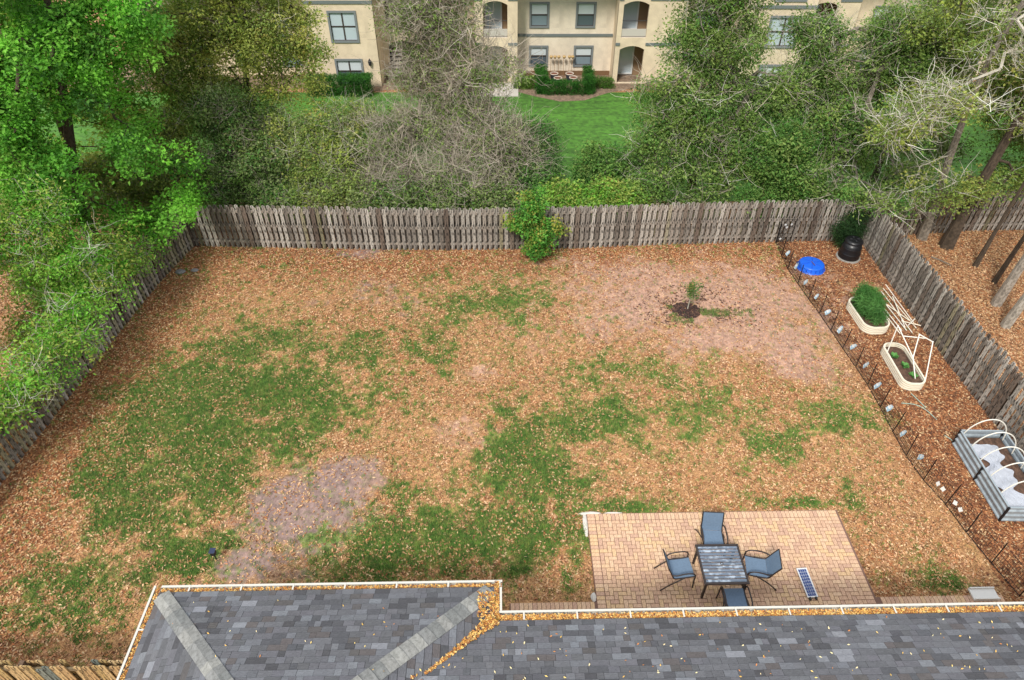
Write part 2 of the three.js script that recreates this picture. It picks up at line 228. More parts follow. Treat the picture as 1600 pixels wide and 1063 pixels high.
// ------------------------------------------------------------------ house: hip roof with shingles, gutters, walls
const H0 = 2.66, SL = Math.tan(22.8 * Math.PI / 180);
const house = thing('house', 'single storey house with grey shingled hip roof and white gutters', 'house', [-.2, 0, -6.34], TURN);
{
  const L = -6.58, Rr = -.14, Fz = -.48, Mz = .2, XE = 14, RZ = 6, mx = (L + Rr) / 2, vz = Mz + (L - Rr) / -2, hx = L + RZ - Mz;
  const stucco = M(S(206, 194, 172), .9), trim = M(S(228, 226, 220), .6);
  const gran = tex(256, 256, (i, j) => { const n = HS[(i * 5 + j * 301) & 65535], k = .72 + .3 * n + .22 * vn(i / 24, j / 5); return [255 * k, 255 * k, 255 * k]; }, true);
  // walls, soffit and fascia
  mesh('wall', box(6.0, 2.4, 8, mx, 1.2, 4.1), stucco, house); mesh('wall', box(13.5, 2.4, 11, 6.75 - .3, 1.2, 6.2), stucco, house);
  mesh('soffit', box(6.44, .03, 8, mx, 2.45, Fz + 4), trim, house); mesh('soffit', box(14.1, .03, 11.7, 6.93, 2.44, Mz + 5.85), trim, house);
  for (const [w, d, x, z] of [[6.46, .02, mx, Fz + .0], [.02, .6, Rr, Fz + .31], [14.1, .02, 6.92, Mz], [.02, 12.4, L, Fz + 6.2]]) mesh('fascia', box(w, .19, d, x, 2.545, z), trim, house);
  const PAL = [S(107, 107, 113), S(99, 100, 104), S(115, 117, 123), S(90, 91, 96), S(126, 129, 135), S(81, 81, 85), S(100, 95, 95), S(110, 111, 116), S(139, 141, 148), S(93, 90, 90), S(104, 105, 110)];
  const pw = [3, 3, 2.4, 2.2, 1.2, 1.4, 1, 2.4, .5, .6, 2], pt = pw.reduce((a, b) => a + b); const pickC = () => { let r = R() * pt; for (let i = 0; i < pw.length; i++) if ((r -= pw[i]) < 0) return i; return 0; };
  const mats = PAL.map(c => M(c, .93, { map: gran, bumpMap: gran, bumpScale: .004 })), merged = M(0xffffff, .93, { vertexColors: true, map: gran, bumpMap: gran, bumpScale: .004 });
  const deckM = M(S(48, 46, 50), .95), EXP = .143;
  const tab = []; const cand = [];
  const Y = { front: (x, z) => H0 + SL * (z - Fz), left: (x, z) => H0 + SL * (x - L), right: (x, z) => H0 + SL * (Rr - x), main: (x, z) => H0 + SL * (z - Mz), rear: (x, z) => H0 + SL * (12 - z - Mz) };
  function plane(poly, yf, O, U) { // poly in plan [x, z]; O: eave origin in plan; U: along the eave, plan
    const up = [-U[1], U[0]]; // plan direction that climbs
    const P3 = poly.map(([x, z]) => V(x, yf(x, z), z)), o3 = V(O[0], yf(...O), O[1]), u3 = V(U[0], 0, U[1]), v3 = V(up[0], SL, up[1]).normalize(), n3 = V().crossVectors(u3, v3); if (n3.y < 0) n3.negate();
    const uv = P3.map(p => { const d = p.clone().sub(o3); return [d.dot(u3), d.dot(v3)]; });
    // deck under the shingles
    const dp = []; for (let i = 1; i + 1 < P3.length; i++) for (const p of [P3[0], P3[i], P3[i + 1]]) dp.push(p.x, p.y - .004, p.z); for (let i = 1; i + 1 < P3.length; i++) for (const p of [P3[0], P3[i + 1], P3[i]]) dp.push(p.x, p.y - .04, p.z);
    mesh('roof_deck', tris(dp), deckM, house);
    let area = 0; for (let i = 0; i < uv.length; i++) { const a = uv[i], b = uv[(i + 1) % uv.length]; area += a[0] * b[1] - b[0] * a[1]; } const ccw = area > 0 ? uv : [...uv].reverse();
    const clip = q => { for (let i = 0; i < ccw.length; i++) { const a = ccw[i], b = ccw[(i + 1) % ccw.length], f = p => (b[0] - a[0]) * (p[1] - a[1]) - (b[1] - a[1]) * (p[0] - a[0]), r = []; for (let k = 0; k < q.length; k++) { const s = q[k], e = q[(k + 1) % q.length], fs = f(s), fe = f(e); if (fs >= 0) r.push(s); if (fs * fe < 0) { const t = fs / (fs - fe); r.push([mix(s[0], e[0], t), mix(s[1], e[1], t)]); } } q = r; if (q.length < 3) return null; } return q; };
    const u0 = Math.min(...uv.map(p => p[0])), u1 = Math.max(...uv.map(p => p[0])), v1 = Math.max(...uv.map(p => p[1]));
    for (let r = 0; r * EXP < v1; r++) { let u = u0 - R() * .2; while (u < u1) { const w = pick([.12, .16, .2, .24, .28, .34]), va = r * EXP, vb = va + EXP, q = clip([[u, va + .01], [u + w - .004, va + .01], [u + w - .004, vb], [u, vb]]);
      if (q) { const c = pickC(), th = R() < .4 ? .015 : .009, full = q.length === 4 && Math.abs(q.reduce((s, p) => s + p[0], 0) / 4 - u - w / 2 + .002) < 1e-3 && Math.abs(q.reduce((s, p) => s + p[1], 0) / 4 - va - .005 - EXP / 2) < 1e-3;
        tab.push({ q, c, th, va, o3, u3, v3, n3, full, w, u }); } u += w; } }
  }
  const apex = Fz + 3.22;
  plane([[L, Fz], [Rr, Fz], [mx, apex]], Y.front, [L, Fz], [1, 0]);
  plane([[L, vz], [L, Fz], [mx, apex], [mx, vz]], Y.left, [L, 11.86], [0, -1]); plane([[L, 11.86], [L, vz], [mx, vz], [hx, RZ]], Y.left, [L, 11.86], [0, -1]);
  plane([[Rr, Fz], [Rr, Mz], [mx, vz], [mx, apex]], Y.right, [Rr, Fz], [0, 1]);
  plane([[Rr, Mz], [XE, Mz], [XE, RZ], [hx, RZ], [mx, vz]], Y.main, [Rr, Mz], [1, 0]);
  plane([[XE, 11.86], [L, 11.86], [hx, RZ], [XE, RZ]], Y.rear, [XE, 11.86], [-1, 0]);
  { const gp = []; for (const [y, z] of [[H0 - .2, Mz], [H0 - .2, 11.86], [H0 + SL * (RZ - Mz) - .05, RZ]]) gp.push(XE - .03, y, z); mesh('gable_wall', tris(gp), stucco, house); }
  // choose the 300 tabs that show largest (nearest the camera inside the view) as parts of their own
  house.updateMatrixWorld(true); camera.updateMatrixWorld(true); camera.aspect = 1600 / 1063; camera.updateProjectionMatrix();
  for (const t of tab) { t.p = t.o3.clone().addScaledVector(t.u3, t.u + t.w / 2).addScaledVector(t.v3, t.va + .005 + EXP / 2); const s = t.p.clone().applyMatrix4(house.matrixWorld).project(camera); t.s = t.full && Math.abs(s.x) < .99 && Math.abs(s.y) < .99 ? t.w - s.y * .12 : -9; }
  const solo = new Set([...tab].sort((a, b) => b.s - a.s).slice(0, 300)); const gw = new Map();
  const wedge = (w, th) => { const k = w + '_' + th; if (!gw.has(k)) { const g = box(w - .004, 1, EXP - .01, 0, 0, 0), p = g.attributes.position, uu = g.attributes.uv; for (let i = 0; i < p.count; i++) { const top = p.getY(i) > 0, low = p.getZ(i) > 0; p.setY(i, top ? (low ? th : .0015) : -.003); uu.setXY(i, p.getX(i) * 2.2, p.getZ(i) * 2.2); } g.computeVertexNormals(); gw.set(k, g); } return gw.get(k); };
  const basis = new THREE.Matrix4(), pos = [], uvs = [], col = [];
  for (const t of tab) {
    if (solo.has(t)) { const m = mesh('shingle', wedge(t.w, t.th), mats[t.c], house); basis.makeBasis(t.u3, t.n3, t.v3.clone().negate()); if (basis.determinant() < 0) basis.makeBasis(t.u3.clone().negate(), t.n3, t.v3.clone().negate()); m.quaternion.setFromRotationMatrix(basis); m.position.copy(t.p); continue; }
    const P = t.q.map(([u, v]) => { const b = t.o3.clone().addScaledVector(t.u3, u).addScaledVector(t.v3, v); return [b.clone().addScaledVector(t.n3, mix(t.th, .0015, (v - t.va) / EXP)), b.clone().addScaledVector(t.n3, -.003), u * 2.2 + t.c * .13, v * 2.2 + t.u]; });
    const c = vary(PAL[t.c], .07), push = (...vs) => { for (const [p, a, b] of vs) { pos.push(p.x, p.y, p.z); uvs.push(a, b); col.push(c.r, c.g, c.b); } };
    for (let i = 1; i + 1 < P.length; i++) push([P[0][0], P[0][2], P[0][3]], [P[i][0], P[i][2], P[i][3]], [P[i + 1][0], P[i + 1][2], P[i + 1][3]]);
    for (let i = 0; i < P.length; i++) { const a = P[i], b = P[(i + 1) % P.length]; push([a[0], a[2], a[3]], [a[1], a[2], a[3] - .02], [b[1], b[2], b[3] - .02]); push([a[0], a[2], a[3]], [b[1], b[2], b[3] - .02], [b[0], b[2], b[3]]); }
  }
  const so = mesh('shingle_courses', tris(pos, uvs, col), merged, house); so.userData.kind = 'stuff';
  // hip and ridge caps
  const capT = tex(128, 128, (i, j) => { const k = .74 + .3 * fbm(i / 14, j / 14, 3) + (HS[(i * 5 + j * 301) & 65535] - .5) * .22; return [255 * k, 255 * k, 252 * k]; }, true);
  const capM = [S(156, 156, 154), S(144, 145, 145), S(166, 166, 163), S(136, 138, 138)].map(c => M(c, .93, { map: capT, bumpMap: capT, bumpScale: .004 }));
  function caps(a, b, sideA, sideB) { // a, b: ends on the hip; sides: functions giving the two planes' heights
    const A = V(...a), B = V(...b), d = B.clone().sub(A), len = d.length(), n = Math.ceil(len / .21); d.normalize(); const flat = V(-d.z, 0, d.x).normalize(), half = .155;
    for (let i = 0; i < n; i++) {
      const e0 = i === 0 ? -.04 : 0, p0 = A.clone().addScaledVector(d, i * .21 + e0), p1 = A.clone().addScaledVector(d, Math.min(len, i * .21 + .25));
      const at = (p, s, lift) => { const x = p.x + flat.x * s, z = p.z + flat.z * s, y = s === 0 ? p.y : (s > 0 ? sideA : sideB)(x, z); return V(x, y + lift, z); };
      const h = [[-half, 0, half].map(s => at(p0, s, s ? .03 : .034)), [-half, 0, half].map(s => at(p1, s, s ? .014 : .018))], q = h.map(r => r.map(v => V(v.x, v.y - .012, v.z)));
      const ps = [], uu = [], f = (...vs) => vs.forEach(v => { ps.push(v.x, v.y, v.z); uu.push(v.x * 2.5 + i * .3, v.z * 2.5); }), quad = (w, x, y, z) => f(w, x, y, w, y, z);
      for (let k = 0; k < 2; k++) quad(h[0][k], h[0][k + 1], h[1][k + 1], h[1][k]);
      quad(q[0][0], q[0][1], h[0][1], h[0][0]); quad(q[0][1], q[0][2], h[0][2], h[0][1]); quad(q[0][0], h[0][0], h[1][0], q[1][0]); quad(q[0][2], q[1][2], h[1][2], h[0][2]);
      mesh('hip_cap', tris(ps, uu), pick(capM), house);
    }
  }
  const F3 = (x, z, f) => [x, f(x, z), z];
  caps(F3(L + .1, Fz + .1, Y.front), F3(mx, apex, Y.front), Y.left, Y.front); caps(F3(Rr - .1, Fz + .1, Y.front), F3(mx, apex, Y.front), Y.front, Y.right);
  caps(F3(mx, apex, Y.front), F3(mx, vz, Y.left), Y.left, Y.right); caps(F3(mx, vz, Y.main), F3(hx, RZ, Y.main), Y.left, Y.main); caps(F3(hx, RZ, Y.main), F3(XE, RZ, Y.main), Y.rear, Y.main);
  // gutters: one folded channel per run
  const gutM = M(S(202, 199, 190), .55);
  const prof = w => { const s = new THREE.Shape(); for (const [i, p] of [[0, 0], [w, 0], [w, .115], [w - .042, .115], [w - .042, .103], [w - .006, .103], [w - .006, .006], [.006, .006], [.006, .09], [0, .09]].entries()) i ? s.lineTo(...p) : s.moveTo(...p); return s; };
  function gutter(x0, z0, x1, z1, w, out) { // inner edge from (x0, z0) to (x1, z1), opening outwards along out
    const len = Math.hypot(x1 - x0, z1 - z0), g = new THREE.ExtrudeGeometry(prof(w), { depth: len, bevelEnabled: false }), X = V(out[0], 0, out[1]), Z = V((x1 - x0) / len, 0, (z1 - z0) / len), m = new THREE.Matrix4().makeBasis(X, V(0, 1, 0), Z).setPosition(x0, H0 - .125, z0);
    const o = mesh('gutter', g, gutM, house); o.applyMatrix4(m);
    for (let d = .55; d < len; d += 1.0) { const h = mesh('hanger', unitBox, gutM, o); h.scale.set(w - .01, .006, .03); h.position.set(w / 2, .119, d); }
    return o;
  }
  gutter(L, Fz - .012, Rr + .16, Fz - .012, .14, [0, -1]); gutter(Rr + .012, Fz, Rr + .012, Mz - .2, .14, [1, 0]); gutter(Rr + .012, Mz - .012, XE, Mz - .012, .19, [0, -1]); gutter(L - .012, 11.8, L - .012, Fz - .15, .14, [-1, 0]);
  const dp = mesh('downspout', mergeGeometries([box(.06, 2.5, .08, 11.42, 1.3, -.02), box(.06, .07, .42, 11.42, .09, -.25)]), gutM, house);
}

// ------------------------------------------------------------------ apartment building behind the lawn
{
  const st = tex(256, 256, (i, j) => { const k = .86 + .16 * fbm(i / 40, j / 40, 4) + (HS[(i * 5 + j * 301) & 65535] - .5) * .1; return [255 * k, 253 * k, 249 * k]; }, true);
  const TANW = M(S(236, 218, 192), .92, { map: st, bumpMap: st, bumpScale: .006 }), PALEW = M(S(238, 226, 208), .92, { map: st, bumpMap: st, bumpScale: .006 }), BANDM = M(S(112, 120, 120), .8), BASEM = M(S(120, 92, 66), .9);
  const TRIM = M(S(122, 128, 130), .7), SASH = M(S(66, 58, 54), .6), BLIND = M(S(206, 214, 222), .8), DARK = M(S(40, 42, 46), .9), RAILM = M(S(60, 60, 62), .6), SLAB = M(S(196, 190, 182), .85);
  const PANE = [S(186, 200, 208), S(126, 142, 152), S(84, 96, 106), S(206, 214, 218)].map(k => new THREE.MeshPhysicalMaterial({ color: k, roughness: .5, clearcoat: 1, clearcoatRoughness: .04 }));
  const GLASS = new THREE.MeshPhysicalMaterial({ color: S(205, 220, 225), roughness: .06, transmission: 1, thickness: 0, ior: 1.5 });
  const b = thing('apartment_building', 'tan stucco apartment block with grey window trim beyond the lawn', 'building', [0, LOW, -46]);
  const y = Y => Y - LOW, zz = z => z + 46;
  function wall(x0, x1, z, holes, m, top = 6.5, t = .25) { // holes: [x0, x1, Y0, Y1, arch]
    const s = new THREE.Shape(); s.moveTo(x0, 0); s.lineTo(x1, 0); s.lineTo(x1, y(top)); s.lineTo(x0, y(top)); s.closePath();
    for (const [a, c, p, q, arch] of holes) { const h = new THREE.Path(), p0 = Math.max(.02, y(p)); h.moveTo(a, p0); h.lineTo(c, p0); if (arch) { h.lineTo(c, y(q) - arch); h.quadraticCurveTo((a + c) / 2, y(q) + arch, a, y(q) - arch); } else { h.lineTo(c, y(q)); h.lineTo(a, y(q)); } h.closePath(); s.holes.push(h); }
    const g = new THREE.ExtrudeGeometry(s, { depth: t, bevelEnabled: false }), u = g.attributes.uv; for (let i = 0; i < u.count; i++) u.setXY(i, u.getX(i) / 3, u.getY(i) / 3);
    return mesh('wall', g.translate(0, 0, zz(z) - t), m, b);
  }
  const ring = (w, h, f, t) => { const s = new THREE.Shape(); s.moveTo(-w / 2, -h / 2); s.lineTo(w / 2, -h / 2); s.lineTo(w / 2, h / 2); s.lineTo(-w / 2, h / 2); s.closePath(); const p = new THREE.Path(); p.moveTo(-w / 2 + f, -h / 2 + f); p.lineTo(-w / 2 + f, h / 2 - f); p.lineTo(w / 2 - f, h / 2 - f); p.lineTo(w / 2 - f, -h / 2 + f); p.closePath(); s.holes.push(p); return new THREE.ExtrudeGeometry(s, { depth: t, bevelEnabled: false }); };
  function win(x0, x1, Y0, Y1, z, cols, blind) { // the hole is x0..x1 by Y0..Y1
    const w = x1 - x0, h = Y1 - Y0, o = mesh('window', ring(w + .2, h + .2, .12, .07), TRIM, b); o.position.set((x0 + x1) / 2, y((Y0 + Y1) / 2), zz(z) + .002);
    const cw = w / cols; for (let c = 0; c < cols; c++) for (const r of [0, 1]) { const sx = -w / 2 + cw * (c + .5), sy = (r - .5) * h / 2; const f = mesh('sash', ring(cw, h / 2, .045, .04), SASH, o); f.position.set(sx, sy, -.06 - (r ? 0 : .02)); const p = mesh('pane', box(cw - .08, h / 2 - .08, .006), PANE[r ? (blind >= 1 ? 0 : 3) : blind >= 1 ? 0 : blind > .5 ? 1 : 2], o); p.position.set(sx, sy, -.045 - (r ? 0 : .02)); }
    
  }
  const floors = [0, 1, 2], st2 = k => k * 2.62;
  // recessed main front with paired windows
  const pairs = (x0, x1, z, list, m) => { const holes = []; for (const k of floors) for (const [a, c] of list) holes.push([a, c, (k ? -1.16 : -1.03) + st2(k) - (k ? .06 : 0), .12 + st2(k)]); wall(x0, x1, z, holes, m); holes.forEach(([a, c, p, q], i) => win(a, c, p, q, z, 1, i % 3 === 1 ? .55 : i % 3 ? .62 : .5)); };
  pairs(.34, 6.5, -46, [[1.2, 2.26], [4.13, 5.2]], PALEW);
  pairs(-24, -12.5, -46, [[-21, -19.9], [-18, -16.9], [-15, -13.9]], TANW);
  pairs(10.8, 14, -46, [[11.7, 12.9]], PALEW); pairs(21, 33, -45.2, [[22.5, 23.6], [25.5, 26.6], [29, 30.1]], TANW);
  for (const [x0, x1, z] of [[.36, 6.48, -46], [-24, -12.5, -46], [10.8, 14, -46], [21, 33, -45.2]]) for (const k of [0, 1]) mesh('band', box(x1 - x0, .16, .06, (x0 + x1) / 2, y(.86 + st2(k)), zz(z) + .03), BANDM, b);
  mesh('plinth', box(6.1, .28, .05, 3.42, .16, .026), BASEM, b);
  // projecting bays with four-light windows
  const bay = (x0, x1, z, wx0, wx1, m) => { const H = [[wx0, wx1, -1.4, -.05], [wx0, wx1, 1.13, 2.78], [wx0, wx1, 3.75, 5.4]]; wall(x0, x1, z, H, m); H.forEach(([a, c, p, q], i) => win(a, c, p, q, z, 2, i === 0 ? .45 : 1)); const d = 46 + z; for (const x of [x0 + .12, x1 - .12]) mesh('side_wall', box(.24, y(6.5), d + .3, x, y(6.5) / 2, (d - .55) / 2), m, b); mesh('band', box(x1 - x0 + .06, .17, .07, (x0 + x1) / 2, y(3.36), zz(z) + .035), BANDM, b); };
  bay(-12.5, -8.4, -44, -11.08, -9.52, TANW); bay(14, 17.9, -43, 15.4, 17.1, TANW);
  // arched porches and balconies
  const porch = (x0, x1, z, list) => { const H = []; for (const [a, c] of list) { H.push([a, c, -1.69, .66, .22], [a, c, 1.15, 3.28, .22], [a, c, 3.77, 5.9, .22]); } wall(x0, x1, z, H, TANW); const d = 46 + z;
    for (const x of [x0 + .12, x1 - .12]) mesh('side_wall', box(.24, y(6.5), d + .3, x, y(6.5) / 2, (d - .55) / 2), TANW, b);
    for (const [a, c] of list) for (const k of floors) { const Yf = -1.7 + st2(k) + (k ? .2 : 0); if (k) { mesh('balcony_floor', box(c - a + .3, .14, d + .1, (a + c) / 2, y(Yf), d / 2 - .12), SLAB, b); mesh('balcony_panel', box(c - a - .02, .42, .06, (a + c) / 2, y(Yf + .32), zz(z) - .1), SLAB, b); mesh('balcony_rail', rod([a + .02, y(Yf + 1.0), zz(z) - .12], [c - .02, y(Yf + 1.0), zz(z) - .12], .02), RAILM, b); }
      const dr = mesh('door', ring(1.1, 2.0, .09, .07), M(S(214, 216, 216), .6), b); dr.position.set((a + c) / 2 - .15, y(Yf) + 1.1, .03); mesh('pane', box(.94, 1.84, .01, 0, 0, .02), PANE[0], dr); }
    mesh('back_wall', box(x1 - x0, y(6.5), .2, (x0 + x1) / 2, y(6.5) / 2, -.1), M(S(150, 124, 96), .9), b);
    for (const k of floors) for (const [q0, q1] of list.length > 1 ? [] : [[x0, list[0][0] - .03], [list[0][1] + .03, x1]]) mesh('band', box(q1 - q0, .15, .06, (q0 + q1) / 2, y(.78 + st2(k)), zz(z) + .031), BANDM, b); };
  porch(-2.28, .34, -44.5, [[-1.78, -.28]]); porch(6.5, 10.8, -44.5, [[6.8, 8.35]]); porch(17.9, 21, -44.2, [[18.2, 19.7]]);
  // stair recess
  wall(-8.4, -2.28, -46, [[-8.05, -6.3, -1.69, .5, .2], [-8.05, -6.3, 1.2, 3.1, .2], [-5, -3.9, 1.2, 2.7]], TANW); win(-5, -3.9, 1.2, 2.7, -46, 1, .6); mesh('stair_back', box(2.2, y(6), .1, -7.2, y(6) / 2, -2.2), M(S(120, 100, 80), .9), b);
  for (let k = 0; k < 12; k++) mesh('stair_tread', box(.9, .06, .3, -7.7, .2 + k * .2, .6 - k * .21), SLAB, b);
  // wall lamp
  const lamp = mesh('wall_lamp', new THREE.LatheGeometry([[.02, -.2], [.09, -.16], [.12, .08], [.05, .18], [.015, .26]].map(p => new THREE.Vector2(...p)), 8), DARK, b); lamp.position.set(-8.95, y(-.15), zz(-44) + .14);
  // roof out of the frame
  const rp = []; const P = (x, Y, z) => [x, y(Y), z], r0 = [P(-25, 6.5, 3.6), P(34, 6.5, 3.6), P(34, 6.5, -13), P(-25, 6.5, -13)], r1 = [P(-18, 9.3, -4.7), P(27, 9.3, -4.7)]; for (const t of [[r0[0], r0[1], r1[1]], [r0[0], r1[1], r1[0]], [r0[1], r0[2], r1[1]], [r0[2], r0[3], r1[0]], [r0[2], r1[0], r1[1]], [r0[3], r0[0], r1[0]], [r0[0], r0[2], r0[1]], [r0[0], r0[3], r0[2]]]) t.forEach(v => rp.push(...v)); mesh('roof', tris(rp), M(S(120, 96, 84), .9), b);
  mesh('rear_wall', box(57, y(6.5), .25, 4.5, y(6.5) / 2, -12), TANW, b); for (const x of [-24, 33]) mesh('end_wall', box(.25, y(6.5), 12, x, y(6.5) / 2, -6), TANW, b);
  const slab = mesh('entry_path', box(2.6, .06, 2.2, -.9, .03, 2.6), SLAB, b);
}

// ------------------------------------------------------------------ foliage kit
const leafM = (rough = .7, tr = .45) => new THREE.MeshPhysicalMaterial({ color: 0xffffff, roughness: rough, transmission: tr, thickness: 0, side: THREE.DoubleSide, specularIntensity: .4 });
const LEAFMAT = leafM();
function spray(n, Rad, len, wid, flat = .6, sd = 1) { // a small bunch of leaves
  const keep = seed; seed = sd * 7919; const p = [], q = new THREE.Quaternion(), v = V();
  for (let i = 0; i < n; i++) {
    const r = Rad * Math.cbrt(R()), a = R() * 6.283, c = rr(-1, 1), s = Math.sqrt(1 - c * c), o = V(r * s * Math.cos(a), r * c * flat, r * s * Math.sin(a)); q.setFromEuler(EU.set(rr(-.9, .9), R() * 6.283, rr(-.9, .9), 'YXZ'));
    const L = len * rr(.7, 1.25), W = wid * rr(.8, 1.2), f = W * .18; const pt = (x, y, z) => { v.set(x, y, z).applyQuaternion(q).add(o); return [v.x, v.y, v.z]; };
    const A = pt(0, 0, 0), B = pt(W / 2, f, L * .45), C = pt(0, -f * .6, L), D = pt(-W / 2, f, L * .45); p.push(...A, ...B, ...C, ...A, ...C, ...D);
  }
  seed = keep; return tris(p);
}
function twigs(n, len, r, bend, sd = 1, drop = 0) { // a tangle of thin bare shoots, three-sided
  const keep = seed; seed = sd * 104729; const p = [];
  for (let i = 0; i < n; i++) { let o = V(rr(-.15, .15), rr(-.1, .1), rr(-.15, .15)), d = V(rr(-1, 1), rr(-.6, 1) - drop, rr(-1, 1)).normalize(); const m = 4, L = len * rr(.5, 1.2) / m;
    for (let k = 0; k < m; k++) { const e = o.clone().addScaledVector(d, L), ra = r * (1 - k / m * .7), rb = r * (1 - (k + 1) / m * .7), s = V(1, .3, .2).cross(d).normalize(), t = d.clone().cross(s); const ringp = (c, R0) => [0, 1, 2].map(j => c.clone().addScaledVector(s, R0 * Math.cos(j * 2.094)).addScaledVector(t, R0 * Math.sin(j * 2.094))), a = ringp(o, ra), b = ringp(e, rb); for (let j = 0; j < 3; j++) { const w = (j + 1) % 3; for (const q of [a[j], a[w], b[w], a[j], b[w], b[j]]) p.push(q.x, q.y, q.z); } o = e; d = d.clone().add(V(rr(-bend, bend), rr(-bend, bend) - drop * .3, rr(-bend, bend))).normalize(); } }
  seed = keep; return tris(p);
}
const barkT = tex(64, 128, (i, j) => { const k = .55 + .7 * fbm(i * .35, j * .09, 3); return [255 * k, 252 * k, 246 * k]; }, true);
const bark = (r, g, b) => M(S(r, g, b), .95, { map: barkT, bumpMap: barkT, bumpScale: .01 });
const BARKDARK = bark(84, 72, 60), BARKGREY = bark(142, 134, 124), BARKPALE = bark(206, 202, 190), BARKVINE = bark(166, 156, 142);
function limbs(segs) { // tapered limbs: [a, b, ra, rb]
  const p = [], uv = [], s = V(), t = V();
  for (const [a, b, ra, rb] of segs) { const k = ra > .05 ? 7 : ra > .018 ? 5 : 3, d = b.clone().sub(a).normalize(); s.set(.31, .2, .93).cross(d).normalize(); t.crossVectors(d, s); const pt = (c, r, j) => { const w = j / k * 6.2832, x = Math.cos(w) * r, y = Math.sin(w) * r; return [c.x + s.x * x + t.x * y, c.y + s.y * x + t.y * y, c.z + s.z * x + t.z * y]; };
    const L = a.distanceTo(b); for (let j = 0; j < k; j++) { const A = pt(a, ra, j), B = pt(a, ra, j + 1), C = pt(b, rb, j + 1), D = pt(b, rb, j); p.push(...A, ...B, ...C, ...A, ...C, ...D); const u0 = j / k, u1 = (j + 1) / k; uv.push(u0, 0, u1, 0, u1, L, u0, 0, u1, L, u0, L); } }
  return mergeVertices(tris(p, uv));
}
// Grows a tree: the trunk is given, limbs reach out to points spread through the crown's lobes, bunches of leaves sit round the tips.
// lobes: [x, y, z, rx, ry, rz, weight] in world metres
function tree(o) {
  const [bx, bz] = o.base, by = hgt(bx, bz), T = thing(o.name, o.label, o.cat ?? 'tree', [bx, by, bz], 0, o.group); const loc = (x, y, z) => V(x - bx, y - by, z - bz);
  const nodes = [], trunk = o.trunk ?? [[bx, by - .1, bz], [bx, by + 1, bz]]; trunk.forEach((p, i) => nodes.push({ p: loc(...p), par: i - 1, n: 0, t: 1 }));
  const tw = o.lobes.reduce((s, l) => s + (l[6] ?? l[3] * l[4] * l[5]), 0), pts = [];
  for (let i = 0; i < o.n; i++) { let r = R() * tw, l; for (l of o.lobes) if ((r -= l[6] ?? l[3] * l[4] * l[5]) < 0) break; const c = rr(-1, 1), a = R() * 6.283, s = Math.sqrt(1 - c * c), q = Math.pow(R(), .42); pts.push(loc(l[0] + q * s * Math.cos(a) * l[3], Math.max(l[1] + q * c * l[4], (o.floor ?? .25) + by), l[2] + q * s * Math.sin(a) * l[5])); }
  const root = nodes[Math.max(0, nodes.length - 1)].p; pts.sort((a, b) => a.distanceToSquared(root) - b.distanceToSquared(root));
  const tips = [], jit = o.jit ?? .12;
  for (const q of pts) { let bi = 0, bd = 1e9; for (let i = o.low ?? 1; i < nodes.length; i++) { const d = nodes[i].p.distanceToSquared(q) * (nodes[i].t ? .8 : 1) * (nodes[i].p.y > q.y + .6 ? 1.5 : 1); if (d < bd) { bd = d; bi = i; } }
    const s = nodes[bi].p, L = Math.sqrt(bd), m = Math.max(1, Math.min(5, Math.round(L / .55))); let par = bi; for (let k = 1; k <= m; k++) { const e = s.clone().lerp(q, k / m); if (k < m) e.add(V(rr(-1, 1), rr(-.6, 1), rr(-1, 1)).multiplyScalar(jit * Math.min(1.4, L))); nodes.push({ p: e, par, n: 0, t: 0 }); par = nodes.length - 1; } tips.push(par); }
  for (const t of tips) { let i = t; while (i >= 0) { nodes[i].n++; i = nodes[i].par; } }
  const rt = o.twig ?? .009, rad = n => rt * Math.pow(Math.max(1, n), o.pow ?? .46), ts = [], bs = [];
  const tr = o.r ?? .15; for (let i = 1; i < nodes.length; i++) { const a = nodes[nodes[i].par], b = nodes[i]; if (b.t) { const f = i / (trunk.length - 1), f0 = (i - 1) / (trunk.length - 1); ts.push([a.p, b.p, mix(tr, tr * .35, f0) * (i === 1 ? 1.25 : 1), mix(tr, tr * .35, f)]); } else bs.push([a.p, b.p, Math.min(rad(a.n), rad(b.n) * 1.35, tr * .6), rad(b.n)]); }
  if (ts.length) mesh('trunk', limbs(ts), o.bark, T); const br = mesh('branches', limbs(bs), o.limb ?? o.bark, T); br.userData.kind = 'stuff';
  const put = (name, geo, m, per, spread, pal, size, tilt = .7, v = .22) => { if (!per) return; const list = []; for (const t of tips) { const k = Math.floor(per + R()), tone = vary(pick(pal), v * 1.1); for (let j = 0; j < k; j++) { const back = nodes[t].par >= 0 ? nodes[nodes[t].par].p : nodes[t].p, p = nodes[t].p.clone().lerp(back, R() * .5).add(V(rr(-1, 1), rr(-.42, .42), rr(-1, 1)).multiplyScalar(spread)); if (p.y < .06) continue; list.push({ p, q: quat(rr(-tilt, tilt), R() * 6.283, rr(-tilt, tilt)), s: rr(.55, 1.5) * size, c: vary(tone.clone().lerp(pick(pal), .35), v * .6) }); } } if (list.length) instanced(name, geo, m, list, T); };
  put('crown', o.leaf, o.leafMat ?? LEAFMAT, o.per ?? 0, o.spread ?? .35, o.pal, o.size ?? 1);
  if (o.twigPer) put('bare_twigs', o.twigGeo, o.twigMat ?? M(0xffffff, .9), o.twigPer, o.twigSpread ?? .3, o.twigPal, o.twigSize ?? 1, 1.2, .15);
  return T;
}
